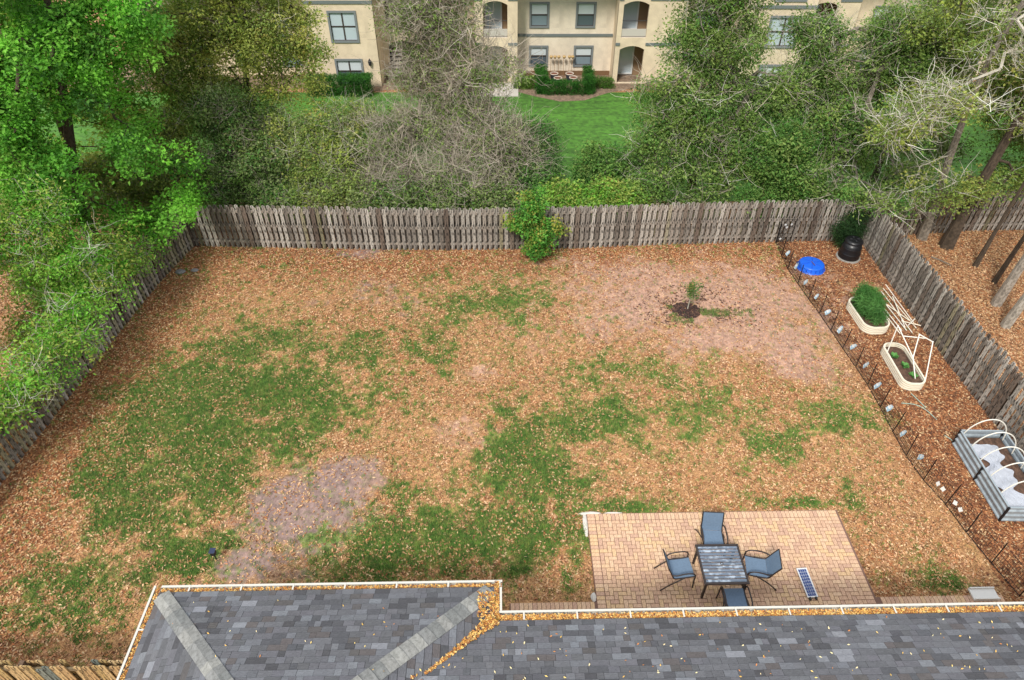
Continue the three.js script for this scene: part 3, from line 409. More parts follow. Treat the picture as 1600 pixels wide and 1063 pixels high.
function hedge(label, boxes, pal, group, name = 'clipped_hedge') { // boxes [x0, x1, y0, y1, z0, z1]
  const [a, b, , , c, d] = boxes[0], cx = (a + b) / 2, cz = (c + d) / 2, by = hgt(cx, cz), T = thing(name, label, 'hedge', [cx, by, cz], 0, group), list = [], st = [];
  for (const [x0, x1, y0, y1, z0, z1] of boxes) { const vol = (x1 - x0) * (y1 - y0) * (z1 - z0), n = Math.ceil(vol * 420) + 40; for (let i = 0; i < n; i++) { const p = V(rr(x0, x1) - cx, rr(y0, y1), rr(z0, z1) - cz), e = R(); if (e < .3) p.y = y1 - R() * .06; else if (e < .6) p.z = (z1 - cz) - R() * .06; list.push({ p, q: quat(rr(-.8, .8), R() * 6.28, rr(-.8, .8)), s: rr(.8, 1.3), c: vary(pick(pal), .25) }); } for (let i = 0; i < 14; i++) { const x = rr(x0, x1) - cx, z = rr(z0, z1) - cz; st.push([V(x, -.03, z), V(x + rr(-.1, .1), y1 * .7, z + rr(-.1, .1)), .016, .006]); } }
  mesh('stems', limbs(st), BARKDARK, T).userData.kind = 'stuff'; instanced('foliage', spray(16, .16, .06, .035, .8, 3), LEAFMAT, list, T); return T;
}

// ------------------------------------------------------------------ trees and shrubs
const BRIGHT = [S(121, 194, 58), S(102, 172, 52), S(154, 218, 84), S(86, 149, 46), S(134, 202, 65)], YEL = [S(174, 187, 85), S(152, 170, 71), S(196, 203, 110), S(133, 156, 67), S(180, 175, 91)];
const OLIVE = [S(135, 166, 79), S(114, 146, 66), S(163, 186, 105), S(99, 128, 57), S(148, 173, 84)], DEEP = [S(80, 131, 53), S(66, 111, 48), S(105, 157, 70), S(90, 140, 59)], GREYG = [S(155, 168, 113), S(129, 148, 92), S(179, 188, 134), S(114, 137, 81)];
const PALETWIG = [S(224, 220, 208), S(206, 200, 186), S(190, 182, 166)], GREYTWIG = [S(177, 167, 151), S(158, 149, 134), S(193, 184, 167), S(140, 128, 114)];
const BROAD = spray(17, .36, .115, .08, .45, 1), SMALL = spray(20, .33, .1, .052, .65, 2), SPARSE = spray(12, .34, .09, .05, .6, 4);
const TWIG = twigs(6, .75, .006, .45, 1), VINE = twigs(8, 1.1, .008, .7, 2, .35), TWIGBIG = twigs(6, 1.1, .0075, .4, 3);
const tk = (x, z, ...r) => [[x, hgt(x, z) - .1, z], ...r];
const T = (name, label, base, trunk, r, bk, n, leaf, per, pal, lobes, o = {}) => tree({ name, label, base, trunk: trunk && tk(...base, ...trunk), r, bark: bk, n, leaf, per, pal, lobes, spread: .4, jit: .2, floor: .3, ...o });
T('maple_tree', 'large bright green tree overhanging the left back corner of the fence', [-16.2, -22.4], [[-16, 2, -22.3], [-15.4, 3.9, -22.1], [-14.8, 6, -22.2], [-14.4, 8, -22.4], [-14, 10, -22.6]], .24, BARKDARK, 470, BROAD, 12, [...BRIGHT, ...BRIGHT, S(74, 124, 50), S(64, 110, 44), S(140, 176, 78)],
  [[-15.2, 7.2, -22, 2.8, 2, 2.2], [-12.5, 4.7, -21.8, 1.6, .8, 1.4], [-12.3, 2.4, -20.9, 1.2, 1, 1.1], [-15.2, 4.3, -19.6, 1.8, 1.2, 1.5], [-12.9, 8.2, -23.2, 1.9, 1.3, 1.6], [-11.9, 3.1, -22.3, 1.2, .8, .8], [-17, 6, -20, 2.2, 2, 2.2], [-15, 11, -22.5, 3, 1.6, 2.6], [-13.6, 1.9, -21.8, 1.2, .8, 1], [-15.2, 2.2, -21, 1.6, 1, 1.2]], { floor: .9 });
T('sweetgum_tree', 'sparse yellow green tree leaning over the left fence', [-17.4, -15.6], [[-17.2, 2, -15.6], [-16.8, 4, -15.8], [-16.4, 6, -16]], .16, BARKGREY, 760, SPARSE, 7, [...YEL, ...BRIGHT, ...BRIGHT],
  [[-14.2, 3.1, -17.4, 1.7, 1, 1.3], [-13.3, 2.1, -16.8, 1.1, .7, 1.2], [-13.1, 1.9, -15.2, .9, .75, 1.1], [-13.2, 1.8, -13.6, .8, .7, .9], [-13.7, 2, -12.1, 1, .7, 1], [-14.6, 2.4, -10.6, 1.1, .8, 1], [-12.9, 2.3, -18.2, 1, .8, .9], [-12.8, 1.9, -19.6, .8, .8, .8], [-15.2, 4.4, -17.6, 1.8, 1, 1.6], [-15.4, 2.2, -12.8, 1.3, .9, 1.4], [-16.6, 4.2, -14.8, 1.8, 1.2, 1.8], [-14.6, 1, -18.3, 1, .7, 1]], { limb: bark(176, 170, 152), floor: .5, pow: .28, jit: .12, twig: .006, twigGeo: TWIG, twigPer: .25, twigPal: PALETWIG });
T('oak_tree', 'tall yellow olive tree behind the fence, left of the apartment bay window', [-11.4, -28.5], [[-11.5, 1.5, -28.4], [-11, 4, -28], [-10.4, 6.5, -28], [-10, 9, -28]], .2, BARKDARK, 620, SMALL, 8, [...YEL, ...YEL, ...OLIVE],
  [[-13.8, 5.4, -27.4, 1.6, 1.3, 1.1], [-9.9, 6.4, -28, 2.4, 1.6, 1.8], [-12.2, 6.9, -28, 2, 1.8, 1.8], [-8.3, 5.2, -27.6, 1.2, 1.1, 1.2], [-10.5, 9.3, -28, 2.6, 1.5, 2], [-12, 4.3, -27, 1.8, 1.2, 1], [-9.6, 4.2, -27.4, 1.6, 1, 1]], { twigGeo: TWIG, twigPer: .5, twigPal: GREYTWIG });
T('wax_myrtle', 'grey olive thicket behind the left part of the back fence', [-10.6, -25.2], null, .09, BARKGREY, 380, SMALL, 8, [...GREYG, ...OLIVE, ...DEEP], [[-10.6, 2, -25.3, 1.7, 1.7, 1], [-11.2, 3.8, -26.2, 1.5, 1.2, 1], [-12, 1.5, -24.6, 1, 1.2, .8], [-9.6, 1.1, -24.3, 1.1, .9, .5]], { twigGeo: TWIG, twigPer: .9, twigPal: GREYTWIG });
T('wax_myrtle', 'dull green thicket with pale twigs left of the vine mound', [-7.6, -25.2], null, .09, BARKGREY, 400, SMALL, 7.5, [...OLIVE, ...GREYG, ...YEL], [[-7.6, 2, -25.3, 1.6, 1.7, 1], [-9.2, 3, -26.2, 1.5, 1.1, 1], [-6.6, 1.4, -24.5, 1.1, 1.2, .7], [-8.2, 1, -24.2, 1.2, .9, .5], [-6.3, 2.6, -26, 1.4, 1.1, .9], [-6.7, 3.6, -26.8, 1.2, .7, .8]], { twigGeo: TWIG, twigPer: 1.1, twigPal: [...GREYTWIG, ...PALETWIG] });
T('vine_covered_tree', 'tree smothered in bare grey vines in front of the apartments', [-2.8, -26.8], [[-2.7, 2, -26.8], [-2.8, 4.5, -26.9], [-2.8, 7, -27]], .2, BARKVINE, 900, SMALL, 3.4, [...GREYG, ...OLIVE, ...OLIVE],
  [[-2.9, 7.4, -27, 2.1, 1.4, 1.2, 6], [-2.3, 5.2, -27, 2.5, 1.4, 1.3, 7], [-2.7, 3.2, -26.3, 3.3, 1.3, 1.1, 8], [-5, 1.8, -25, 1.6, 1.6, .8, 5], [-.4, 2.1, -25.3, 1.9, 1.6, .9, 6], [-2.8, 1.5, -24.7, 2.6, 1.3, .7, 7], [-3, 9.2, -27, 1.8, 1, 1.3, 2]], { limb: BARKVINE, pow: .36, jit: .25, twigGeo: VINE, twigPer: 2.1, twigSpread: .4, twigPal: GREYTWIG });
T('undergrowth', 'olive leafy undergrowth at the foot of the vine covered tree', [-3.6, -24.3], null, .05, BARKGREY, 260, SMALL, 6, [...OLIVE, ...GREYG, ...DEEP], [[-4.6, 1.1, -24.1, 1.7, 1, .6], [-2.4, 1.2, -24, 1.7, 1.1, .5], [-.4, 1.1, -24.1, 1.4, 1, .5]], { cat: 'shrub', twigGeo: VINE, twigPer: .5, twigPal: GREYTWIG });
T('evergreen_shrub', 'dark evergreen shrub at the right foot of the vine mound', [.9, -25.8], null, .07, BARKDARK, 240, SMALL, 10, [...DEEP, ...DEEP, ...GREYG], [[.9, 2.3, -26.2, 1, 1.3, .8], [1.1, 1.3, -25, 1, 1.1, .6], [0, 2.8, -26.4, .8, 1, .7]], { cat: 'shrub', twigGeo: TWIG, twigPer: .5, twigPal: GREYTWIG });
T('evergreen_shrub', 'rounded dark evergreen bush left of the right centre tree', [3.9, -26], null, .06, BARKDARK, 190, SMALL, 10, [...DEEP, ...DEEP, ...OLIVE], [[3.8, 1.6, -25.9, 1, 1.2, .8], [4.3, .9, -25.2, 1, .9, .6]], { cat: 'shrub' });
T('low_shrub', 'low yellow green shrub just behind the fence by the upright shrub', [2.9, -24.1], null, .04, BARKDARK, 190, SMALL, 7, [...YEL, ...BRIGHT, ...OLIVE], [[1.9, 1.5, -24, .7, .5, .6], [2.9, 1.2, -24, .9, .6, .6], [3.8, 1.6, -24.2, .6, .45, .5], [4.7, 1.3, -24.1, .8, .6, .6]], { cat: 'shrub', spread: .3 });
T('laurel_oak', 'tall olive green tree with pale twigs right of the lawn gap', [7.7, -26.4], [[7.7, 2, -26.4], [7.7, 4.5, -26.4], [7.9, 7, -26.5], [8, 9, -26.5]], .2, BARKDARK, 900, SMALL, 7, [...OLIVE, ...OLIVE, ...DEEP],
  [[7.2, 4.3, -26, 2.5, 1.6, 1.3], [5.9, 2.4, -25.5, 1.9, 1.5, 1], [8.9, 2.6, -25.4, 1.9, 1.6, 1], [7.6, 6.7, -26.5, 2.1, 1.5, 1.3], [5.5, 1.2, -24.8, 1.4, 1, .7], [7.5, 1.3, -24.6, 1.7, 1.2, .7], [7.6, 9, -26.5, 2.2, 1.2, 1.4], [10.2, 4.4, -26.4, 1.6, 1.3, 1]], { limb: BARKGREY, twigGeo: TWIGBIG, twigPer: .55, twigPal: [...PALETWIG, ...GREYTWIG] });
T('camphor_tree', 'glossy deep green bush spilling over the back fence', [10.1, -24.7], null, .08, BARKDARK, 230, SMALL, 9, [...DEEP, ...OLIVE, S(84, 140, 56), S(104, 156, 70)], [[10.1, 2.5, -24.8, .9, 1.1, .7], [9.4, 1.6, -23.7, .5, .7, .35], [11.2, 1.9, -24.5, .9, 1.1, .7], [9.2, 3.1, -25, .7, .8, .6], [10.4, 1, -24.2, 1.2, .8, .5], [10.8, 3.4, -25, .6, .7, .6]], { cat: 'shrub', floor: .6 });
T('laurel_oak', 'olive tree behind the back fence above the compost bin', [13.5, -25.6], [[13.5, 2, -25.6], [13.8, 4.2, -26], [14.2, 7, -26.6]], .16, BARKGREY, 700, SMALL, 7, [...OLIVE, ...DEEP, ...OLIVE],
  [[13.2, 3.2, -25.6, 2, 1.5, 1.1], [12.4, 1.9, -24.2, 1.2, .9, .6], [12.9, 2, -23, 1.1, .45, .35], [14.4, 2.1, -22.6, 1, .5, .5], [14.9, 6.2, -26.8, 2.1, 1.6, 1.3], [12, 4.8, -27, 1.7, 1.3, 1.1], [15.2, 2, -24.2, 1.2, .8, .6], [11.6, 6.6, -27.4, 1.2, .9, .8]], { floor: .9, twigGeo: TWIGBIG, twigPer: .7, twigPal: [...PALETWIG, ...GREYTWIG] });
T('bare_oak', 'tree with big pale bare branches reaching in from the right', [16.46, -23.35], [[16.4, 1.5, -23.4], [16.2, 3.5, -23.5], [16.0, 5.2, -23.4], [15.9, 7, -23.3], [16.2, 9.5, -23.2]], .18, BARKGREY, 300, SMALL, 1.6, [...OLIVE, ...YEL],
  [[14.2, 6.1, -22.2, 1.9, .7, .9, 3], [12.9, 5.2, -21.9, 1.1, .6, .7, 2], [16.5, 7.6, -23, 2, 1.2, 1.4, 3], [15.1, 2.7, -22.9, 1.5, .8, .7, 1.6], [18.3, 5.6, -23.4, 1.6, 1.3, 1.2, 2]], { limb: BARKPALE, floor: 1.6, twig: .007, pow: .36, jit: .07, twigGeo: TWIGBIG, twigPer: .55, twigPal: PALETWIG });
T('laurel_oak', 'thick dark trunked tree behind the right fence corner', [17.15, -22.75], [[17.3, 1.5, -22.9], [17.7, 3.5, -23.2], [18.2, 5.8, -23.6], [18.8, 8.5, -24]], .24, BARKDARK, 680, SMALL, 7, [...OLIVE, ...YEL, ...OLIVE],
  [[18, 6.9, -25, 2.2, 1.6, 1.5], [16, 4.8, -25.4, 1.8, 1.3, 1.1], [19.8, 4.4, -25.4, 1.9, 1.4, 1.3], [17.4, 2.5, -22.9, 1.5, .5, .7], [15.9, 2.1, -22.7, 1, .4, .5], [21.2, 6.6, -24.4, 2, 1.8, 1.6], [18.6, 9.4, -25, 2.6, 1.4, 2], [19.4, 2.7, -23.2, 1.3, .5, .7], [15.6, 7.6, -25.6, 1.6, 1.2, 1.1]], { floor: 2, twigGeo: TWIG, twigPer: .4, twigPal: [...PALETWIG, ...GREYTWIG] });
T('laurel_oak', 'slim dark trunk leaning beside the thick one on the right', [17.6, -21.4], [[17.75, 1.6, -21.5], [18.1, 3.6, -21.8], [18.5, 6.5, -22]], .085, BARKDARK, 120, SMALL, 6, OLIVE, [[19, 6.4, -22, 1.4, 1, 1.2], [18.6, 8.4, -22, 1.4, 1, 1.2]], { floor: 3 });
T('laurel_oak', 'straight grey trunk nearest the right fence, foremost but one', [17.13, -19.05], [[17.3, 2.5, -19.1], [17.55, 5.5, -19.2], [17.9, 9, -19.4]], .15, bark(168, 160, 150), 240, SMALL, 6, OLIVE, [[19, 9.8, -19.4, 2.2, 1.6, 2], [20, 8, -20, 2, 1.4, 2]], { floor: 5, low: 2 });
T('laurel_oak', 'dark thin trunk behind the straight grey trunk on the right', [17.75, -20.35], [[18, 2.5, -20.4], [18.5, 5.5, -20.5], [19, 8, -20.6]], .08, BARKDARK, 120, SMALL, 6, OLIVE, [[19.6, 8.6, -20.8, 1.8, 1.2, 1.6]], { floor: 5, low: 2 });
T('laurel_oak', 'foremost grey lichen spotted trunk at the right edge', [16.8, -17.85], [[17.1, 2.5, -17.9], [17.5, 5.5, -18], [18, 9, -18.2]], .14, bark(176, 170, 160), 220, SMALL, 6, OLIVE, [[19, 9.8, -18, 2.2, 1.5, 2], [20, 8, -16.6, 2, 1.4, 2]], { floor: 5, low: 2 });
T('background_tree', 'green tree on the lawn behind the right fence, far right edge', [23, -28], [[23, 2, -28], [22.8, 6, -28]], .16, BARKDARK, 360, SMALL, 7, OLIVE, [[22.6, 4.6, -27.6, 2.6, 2, 2], [21.2, 2.2, -26.6, 1.8, 1, 1.2], [24, 8, -28, 3, 2, 2.4]]);
T('background_tree', 'olive tree on the lawn between the right hand trunks and the apartments', [17.5, -30], [[17.5, 1, -30], [17.4, 4, -30], [17.4, 7, -30]], .15, BARKDARK, 420, SMALL, 7, [...OLIVE, ...GREYG], [[17.3, 5.5, -30, 2.3, 1.5, 1.6], [19.4, 3.6, -29.6, 1.8, 1.3, 1.4], [18.4, 1.8, -28, 1.9, 1, 1.2], [15, 3.2, -29.4, 1.6, 1.2, 1.3], [18, 8, -30, 2.6, 1.5, 1.8]], { twigGeo: TWIGBIG, twigPer: .5, twigPal: PALETWIG });
T('background_tree', 'bright mid green tree behind the maple at the far left', [-18.5, -26.5], [[-18.4, 2, -26.5], [-18, 6, -26.4]], .18, BARKDARK, 460, BROAD, 7, [...BRIGHT, ...YEL], [[-17.4, 6.2, -26.2, 2.6, 1.8, 2], [-15.2, 4.4, -25.6, 1.9, 1.1, 1.3], [-18.4, 9, -26.4, 3, 2, 2.4], [-20, 3.4, -25, 2, 1.4, 1.6], [-17.2, 2.4, -25, 1.8, 1.2, 1]]);
T('background_tree', 'green tree on the lawn between the maple and the tall yellow olive tree', [-13.6, -29.5], [[-13.6, 0, -29.5], [-13.5, 2.5, -29.4], [-13.5, 5, -29.4]], .13, BARKDARK, 300, SMALL, 9, [...OLIVE, ...YEL, ...BRIGHT], [[-13.6, 3.4, -29.3, 2, 1.2, 1.4], [-15.6, 2, -28.6, 1.6, 1.1, 1.2], [-11.8, 1.6, -28.6, 1.6, 1.1, 1], [-14.6, 5.6, -29.4, 1.8, 1.2, 1.4]]);
T('background_shrub', 'olive undergrowth behind the left end of the back fence', [-13.8, -25], null, .07, BARKGREY, 340, SMALL, 8, [...OLIVE, ...YEL], [[-13.6, 1.7, -24.7, 1.5, 1.6, .8], [-16, 1.6, -24.6, 1.5, 1.3, 1], [-13.8, 3.2, -25.8, 1.4, 1.2, .9]], { cat: 'shrub', floor: .2, twigGeo: TWIG, twigPer: .7, twigPal: GREYTWIG });
T('background_shrub', 'scrub growing under the maple outside the left fence', [-15.4, -18.6], null, .06, BARKGREY, 240, SPARSE, 9, [...OLIVE, ...YEL], [[-15.4, 1.2, -19, 1.4, 1, 1.3], [-15.2, .7, -16.6, 1, .6, 1], [-14.6, .8, -20.6, .9, .7, .9]], { cat: 'shrub', floor: .15, twigGeo: TWIG, twigPer: .5, twigPal: PALETWIG });
// inside the yard
tree({ name: 'crape_myrtle', label: 'upright green shrub standing in front of the back fence', cat: 'shrub', base: [.95, -21.85], trunk: tk(.95, -21.85, [.95, .5, -21.85], [.85, 1.2, -21.9]), r: .03, bark: BARKGREY, n: 210, leaf: spray(12, .18, .085, .05, .8, 8), per: 5, spread: .15, twig: .004, pal: [S(98, 168, 58), S(82, 148, 50), S(122, 188, 78), S(70, 128, 44), S(178, 172, 80)], floor: .12,
  lobes: [[.95, .8, -21.8, .52, .72, .45], [.72, 1.9, -21.95, .46, .75, .4], [.2, 1.5, -22, .42, .3, .3], [1.55, 1.3, -21.9, .38, .36, .3], [.85, 2.6, -22.1, .34, .4, .3]] });
{
  const s = thing('sapling', 'newly planted small tree in a dark mulch ring on bare soil', 'sapling', [6.15, 0, -18.75]); const a = V(0, 0, 0), b = V(.02, .5, 0), c = V(0, .95, -.02); mesh('trunk', limbs([[a, b, .022, .017], [b, c, .017, .008], [b, V(.22, .85, .08), .009, .004], [b, V(-.2, .9, .02), .009, .004], [b, V(.05, .82, -.22), .008, .004]]), BARKPALE, s);
  const list = []; for (let i = 0; i < 60; i++) { const t = R() * 6.28, r = rr(0, .32); list.push({ p: V(Math.cos(t) * r, rr(.6, 1.15), Math.sin(t) * r), q: quat(rr(-.8, .8), R() * 6.28, rr(-.8, .8)), s: rr(.8, 1.2), c: vary(pick([S(98, 140, 70), S(80, 122, 58), S(126, 156, 92), S(180, 170, 84)]), .2) }); } instanced('crown', spray(9, .12, .08, .035, .8, 9), LEAFMAT, list, s);
}
tree({ name: 'evergreen_shrub', label: 'dark feathery evergreen in the fence corner behind the compost bin', cat: 'shrub', base: [13.2, -22.75], n: 60, leaf: spray(24, .22, .16, .022, .7, 12), per: 4, spread: .16, pal: [S(50, 86, 40), S(40, 72, 34), S(66, 104, 50)], r: .04, bark: BARKDARK, twig: .005, floor: .15, lobes: [[13.0, .6, -22.75, .5, .55, .3], [13.2, 1.1, -22.85, .3, .5, .25]] });
// clipped hedges and bushes along the apartments
const BOX = [S(58, 120, 36), S(46, 100, 28), S(76, 140, 46)];
hedge('curved clipped hedge round the potted plants by the apartments', [[2.1, 4.85, 0, .75, -43.1, -42.5], [1.55, 2.2, 0, 1.05, -45, -42.7], [4.6, 5.15, 0, 1, -44.8, -42.7]], BOX, null);
hedge('low bush left of the curved hedge by the pilaster', [[.1, 1.45, 0, .6, -44.2, -43.5]], [S(110, 150, 50), S(90, 130, 42)], null, 'low_hedge'); hedge('low bush right of the curved hedge', [[5.3, 6.5, 0, .55, -44.2, -43.6]], [S(96, 140, 50), S(80, 120, 42)], null, 'low_hedge');
hedge('boxy clipped hedge under the left bay window, right one', [[-10.85, -8.8, 0, 1.1, -43.2, -42.2]], BOX, null); hedge('boxy clipped hedge under the left bay window, left one', [[-12.8, -11, 0, 1.05, -43.2, -42.3]], BOX, null);
// pots and tall ball-topped stakes by the apartment wall
{
  const potM = M(S(58, 62, 72), .6), rimM = M(S(206, 190, 176), .8), soil = M(S(120, 70, 48), .95);
  [[2.75, -44.9, 'back left'], [2.95, -44.1, 'front left'], [3.75, -44.9, 'back right'], [3.95, -44.2, 'middle right'], [4.05, -43.5, 'front right']].forEach(([x, z, w]) => { const p = thing('plant_pot', 'dark pot with pale rim, ' + w + ' one inside the curved hedge', 'pot', [x, LOW + .012, z], 0, 'pots by the apartment wall'); mesh('body', new THREE.LatheGeometry([[0, 0], [.18, 0], [.26, .5], [.24, .5], [.2, .44], [0, .44]].map(q => new THREE.Vector2(...q)), 14), potM, p); const r = mesh('rim', new THREE.TorusGeometry(.25, .035, 6, 16).rotateX(Math.PI / 2), rimM, p); r.position.y = .5; const s = mesh('soil', new THREE.CylinderGeometry(.22, .2, .03, 14), soil, p); s.position.y = .455; });
  const sm = M(S(190, 160, 110), .9), pm = M(S(150, 110, 70), .9); [2.55, 2.8, 3.05, 3.4, 3.75, 3.95].forEach((x, i) => { const t = thing('garden_stake', ['first', 'second', 'third', 'fourth', 'fifth', 'sixth'][i] + ' tan topped garden stake from the left against the apartment wall', 'stake', [x, LOW + .012, -45.6], 0, 'tan topped stakes'); mesh('pole', rod([0, 0, 0], [rr(-.05, .05), 1.25, 0], .014), pm, t); const h = mesh('head', new THREE.LatheGeometry([[0, -.1], [.06, -.06], [.12, .04], [.1, .1], [0, .12]].map(q => new THREE.Vector2(...q)), 10), sm, t); h.position.y = 1.28; });
}

// ------------------------------------------------------------------ patio furniture
const FRAME = M(S(58, 50, 48), .45, { metalness: .3 });
const slingT = tex(128, 128, (i, j) => { const k = .86 + .1 * ((i + j) & 1) + .12 * vn(i / 9, j / 9); return [255 * k, 255 * k, 255 * k]; }, true);
const SLING = M(S(104, 126, 150), .75, { map: slingT });
{
  const tt = tex(256, 256, (i, j) => { const f = fbm(i / 50, j / 9, 4), p = fbm(i / 34 + 9, j / 20 + 3, 4), w = sst(.5, .72, p), k = .8 + .5 * f; return [mix(96, 152, w) * k, mix(108, 164, w) * k, mix(124, 178, w) * k]; }, true);
  const tm = [0, .37, .7].map(o => { const t = tt.clone(); t.offset.set(o, o * 1.7); t.needsUpdate = true; return M(0xffffff, .55, { map: t }); });
  const t = thing('patio_table', 'square dark slatted patio table with worn pale patches', 'table', [4.82, .055, -8.44], TURN);
  const n = 11, W = 1.02, pitch = (W - .1) / n;
  for (let i = 0; i < n; i++) { const g = rbox(W - .1, .02, pitch - .022, .003), u = g.attributes.uv, p = g.attributes.position; for (let k = 0; k < u.count; k++) u.setXY(k, p.getX(k) * .9, p.getZ(k) * .9 + i * .083); const s = mesh('slat', g, tm[i % 3], t); s.position.set(0, .705, -W / 2 + .05 + pitch * (i + .5)); }
  for (const k of [-1, 1]) { mesh('frame_side', rbox(.05, .045, W, .008, k * (W / 2 - .025), .7, 0), FRAME, t); mesh('frame_end', rbox(W - .1, .045, .05, .008, 0, .7, k * (W / 2 - .025)), FRAME, t); for (const q of [-1, 1]) mesh('leg', rbox(.05, .68, .05, .008, k * (W / 2 - .07), .34, q * (W / 2 - .07)), FRAME, t); }
  const um = mesh('umbrella_hole_ring', new THREE.TorusGeometry(.03, .008, 6, 16).rotateX(Math.PI / 2), FRAME, t); um.position.set(0, .717, 0);
}
function makeChair(label, x, z, turn) { // faces local +z
  const c = thing('sling_chair', label, 'chair', [x, .056, z], turn, 'sling chairs round the patio table');
  const W = .5, strip = (pts, w, t) => { const s = new THREE.CatmullRomCurve3(pts.map(p => V(0, ...p))), N = 10, P = [], Q = []; const pp = s.getPoints(N), pos = [], uv = []; for (let i = 0; i < N; i++) { const a = pp[i], b = pp[i + 1], n = V(0, -(b.z - a.z), b.y - a.y).normalize().multiplyScalar(t); for (const sgn of [0, 1]) { const A = a.clone().addScaledVector(n, sgn), B = b.clone().addScaledVector(n, sgn); for (const [x, q, v] of [[-w, A, i], [w, A, i], [w, B, i + 1], [-w, A, i], [w, B, i + 1], [-w, B, i + 1]]) { pos.push(x, q.y, q.z); uv.push(x * 3, v / N * 1.5); } } } return tris(pos, uv); };
  mesh('seat', strip([[.44, .26], [.42, .12], [.405, -.08], [.41, -.22]], W / 2 - .015, .006), SLING, c);
  mesh('backrest', strip([[.42, -.225], [.53, -.275], [.7, -.34], [.87, -.415]], W / 2 - .015, .006), SLING, c);
  for (const s of [-1, 1]) {
    const X = s * W / 2; mesh('side_rail', tube([[X, .44, .27], [X, .425, .12], [X, .41, -.08], [X, .42, -.22], [X, .53, -.275], [X, .7, -.34], [X, .88, -.42]], .017, 28, 6), FRAME, c);
    const A = s * (W / 2 + .035); mesh('arm', tube([[A, .012, .27], [A, .3, .25], [A, .56, .24], [A, .63, .16], [A, .64, -.02], [A, .6, -.2], [X, .58, -.29]], .018, 28, 6), FRAME, c);
    mesh('rear_leg', tube([[X, .43, .05], [A, .36, -.12], [A, .2, -.32], [A, .012, -.5]], .017, 14, 6), FRAME, c);
  }
  mesh('cross_bar', rod([-W / 2, .425, .24], [W / 2, .425, .24], .012), FRAME, c); mesh('cross_bar', rod([-W / 2, .395, -.06], [W / 2, .395, -.06], .012), FRAME, c); mesh('top_bar', rod([-W / 2, .88, -.42], [W / 2, .88, -.42], .013), FRAME, c);
  return c;
}
makeChair('blue sling chair at the left side of the table, seen with its seat clear', 3.93, -8.5, Math.PI / 2 + .1);
makeChair('blue sling chair at the right side of the table, its back turned outwards', 5.72, -8.53, -Math.PI / 2 - .16);
makeChair('blue sling chair on the lawn side of the table', 4.86, -9.3, -.06);
makeChair('blue sling chair on the house side, half hidden by table and gutter', 5.02, -7.72, Math.PI + .02);
{ // small solar panel on the pavers
  const o = thing('solar_panel', 'small blue solar panel with white frame lying on the patio', 'solar panel', [6.93, .06, -8.34], TURN + .06); const W = .25, D = .72; const fr = M(S(226, 228, 230), .4), cell = M(S(38, 62, 122), .25), back = M(S(222, 228, 236), .5);
  const g = new THREE.Group(); const sub = (n, geo, m) => { const q = mesh(n, geo, m, o); q.rotation.x = .07; q.position.y = .05; return q; };
  sub('backing', box(W - .02, .01, D - .02, 0, 0, 0), back); for (const k of [-1, 1]) { sub('frame_side', rbox(.025, .03, D, .005, k * (W / 2 - .012), .003, 0), fr); sub('frame_end', rbox(W - .05, .03, .025, .005, 0, .003, k * (D / 2 - .012)), fr); }
  for (let i = 0; i < 4; i++) for (let j = 0; j < 9; j++) sub('cell', box(.042, .004, .064, -.074 + i * .049, .008, -.295 + j * .0735), cell);
  for (const k of [-1, 1]) mesh('foot', rbox(.05, .05, .07, .01, k * .07, .022, D / 2 + .02), M(S(34, 34, 36), .6), o);
}
{ // stake light on the lawn
  const o = thing('stake_light', 'small black stake light standing in the grass near the roof', 'garden light', [-7.18, 0, -9.0]); const m = M(S(30, 32, 40), .5); mesh('stake', rod([0, -.05, 0], [0, .26, 0], .018), m, o); mesh('head', rbox(.12, .15, .12, .02, 0, .32, 0), m, o); mesh('panel', rbox(.14, .014, .15, .004, 0, .405, 0), M(S(40, 50, 80), .3), o);
}
{ // splash block under the downspout
  const o = thing('splash_block', 'pale concrete splash block at the right end of the paved strip', 'splash block', [10.95, .06, -8.06], TURN + Math.PI / 2); const m = M(S(222, 220, 216), .9); mesh('tray', rbox(.3, .05, .6, .01, 0, .026, 0), m, o); for (const k of [-1, 1]) mesh('lip', rbox(.03, .05, .58, .008, k * .135, .075, 0), m, o);
}

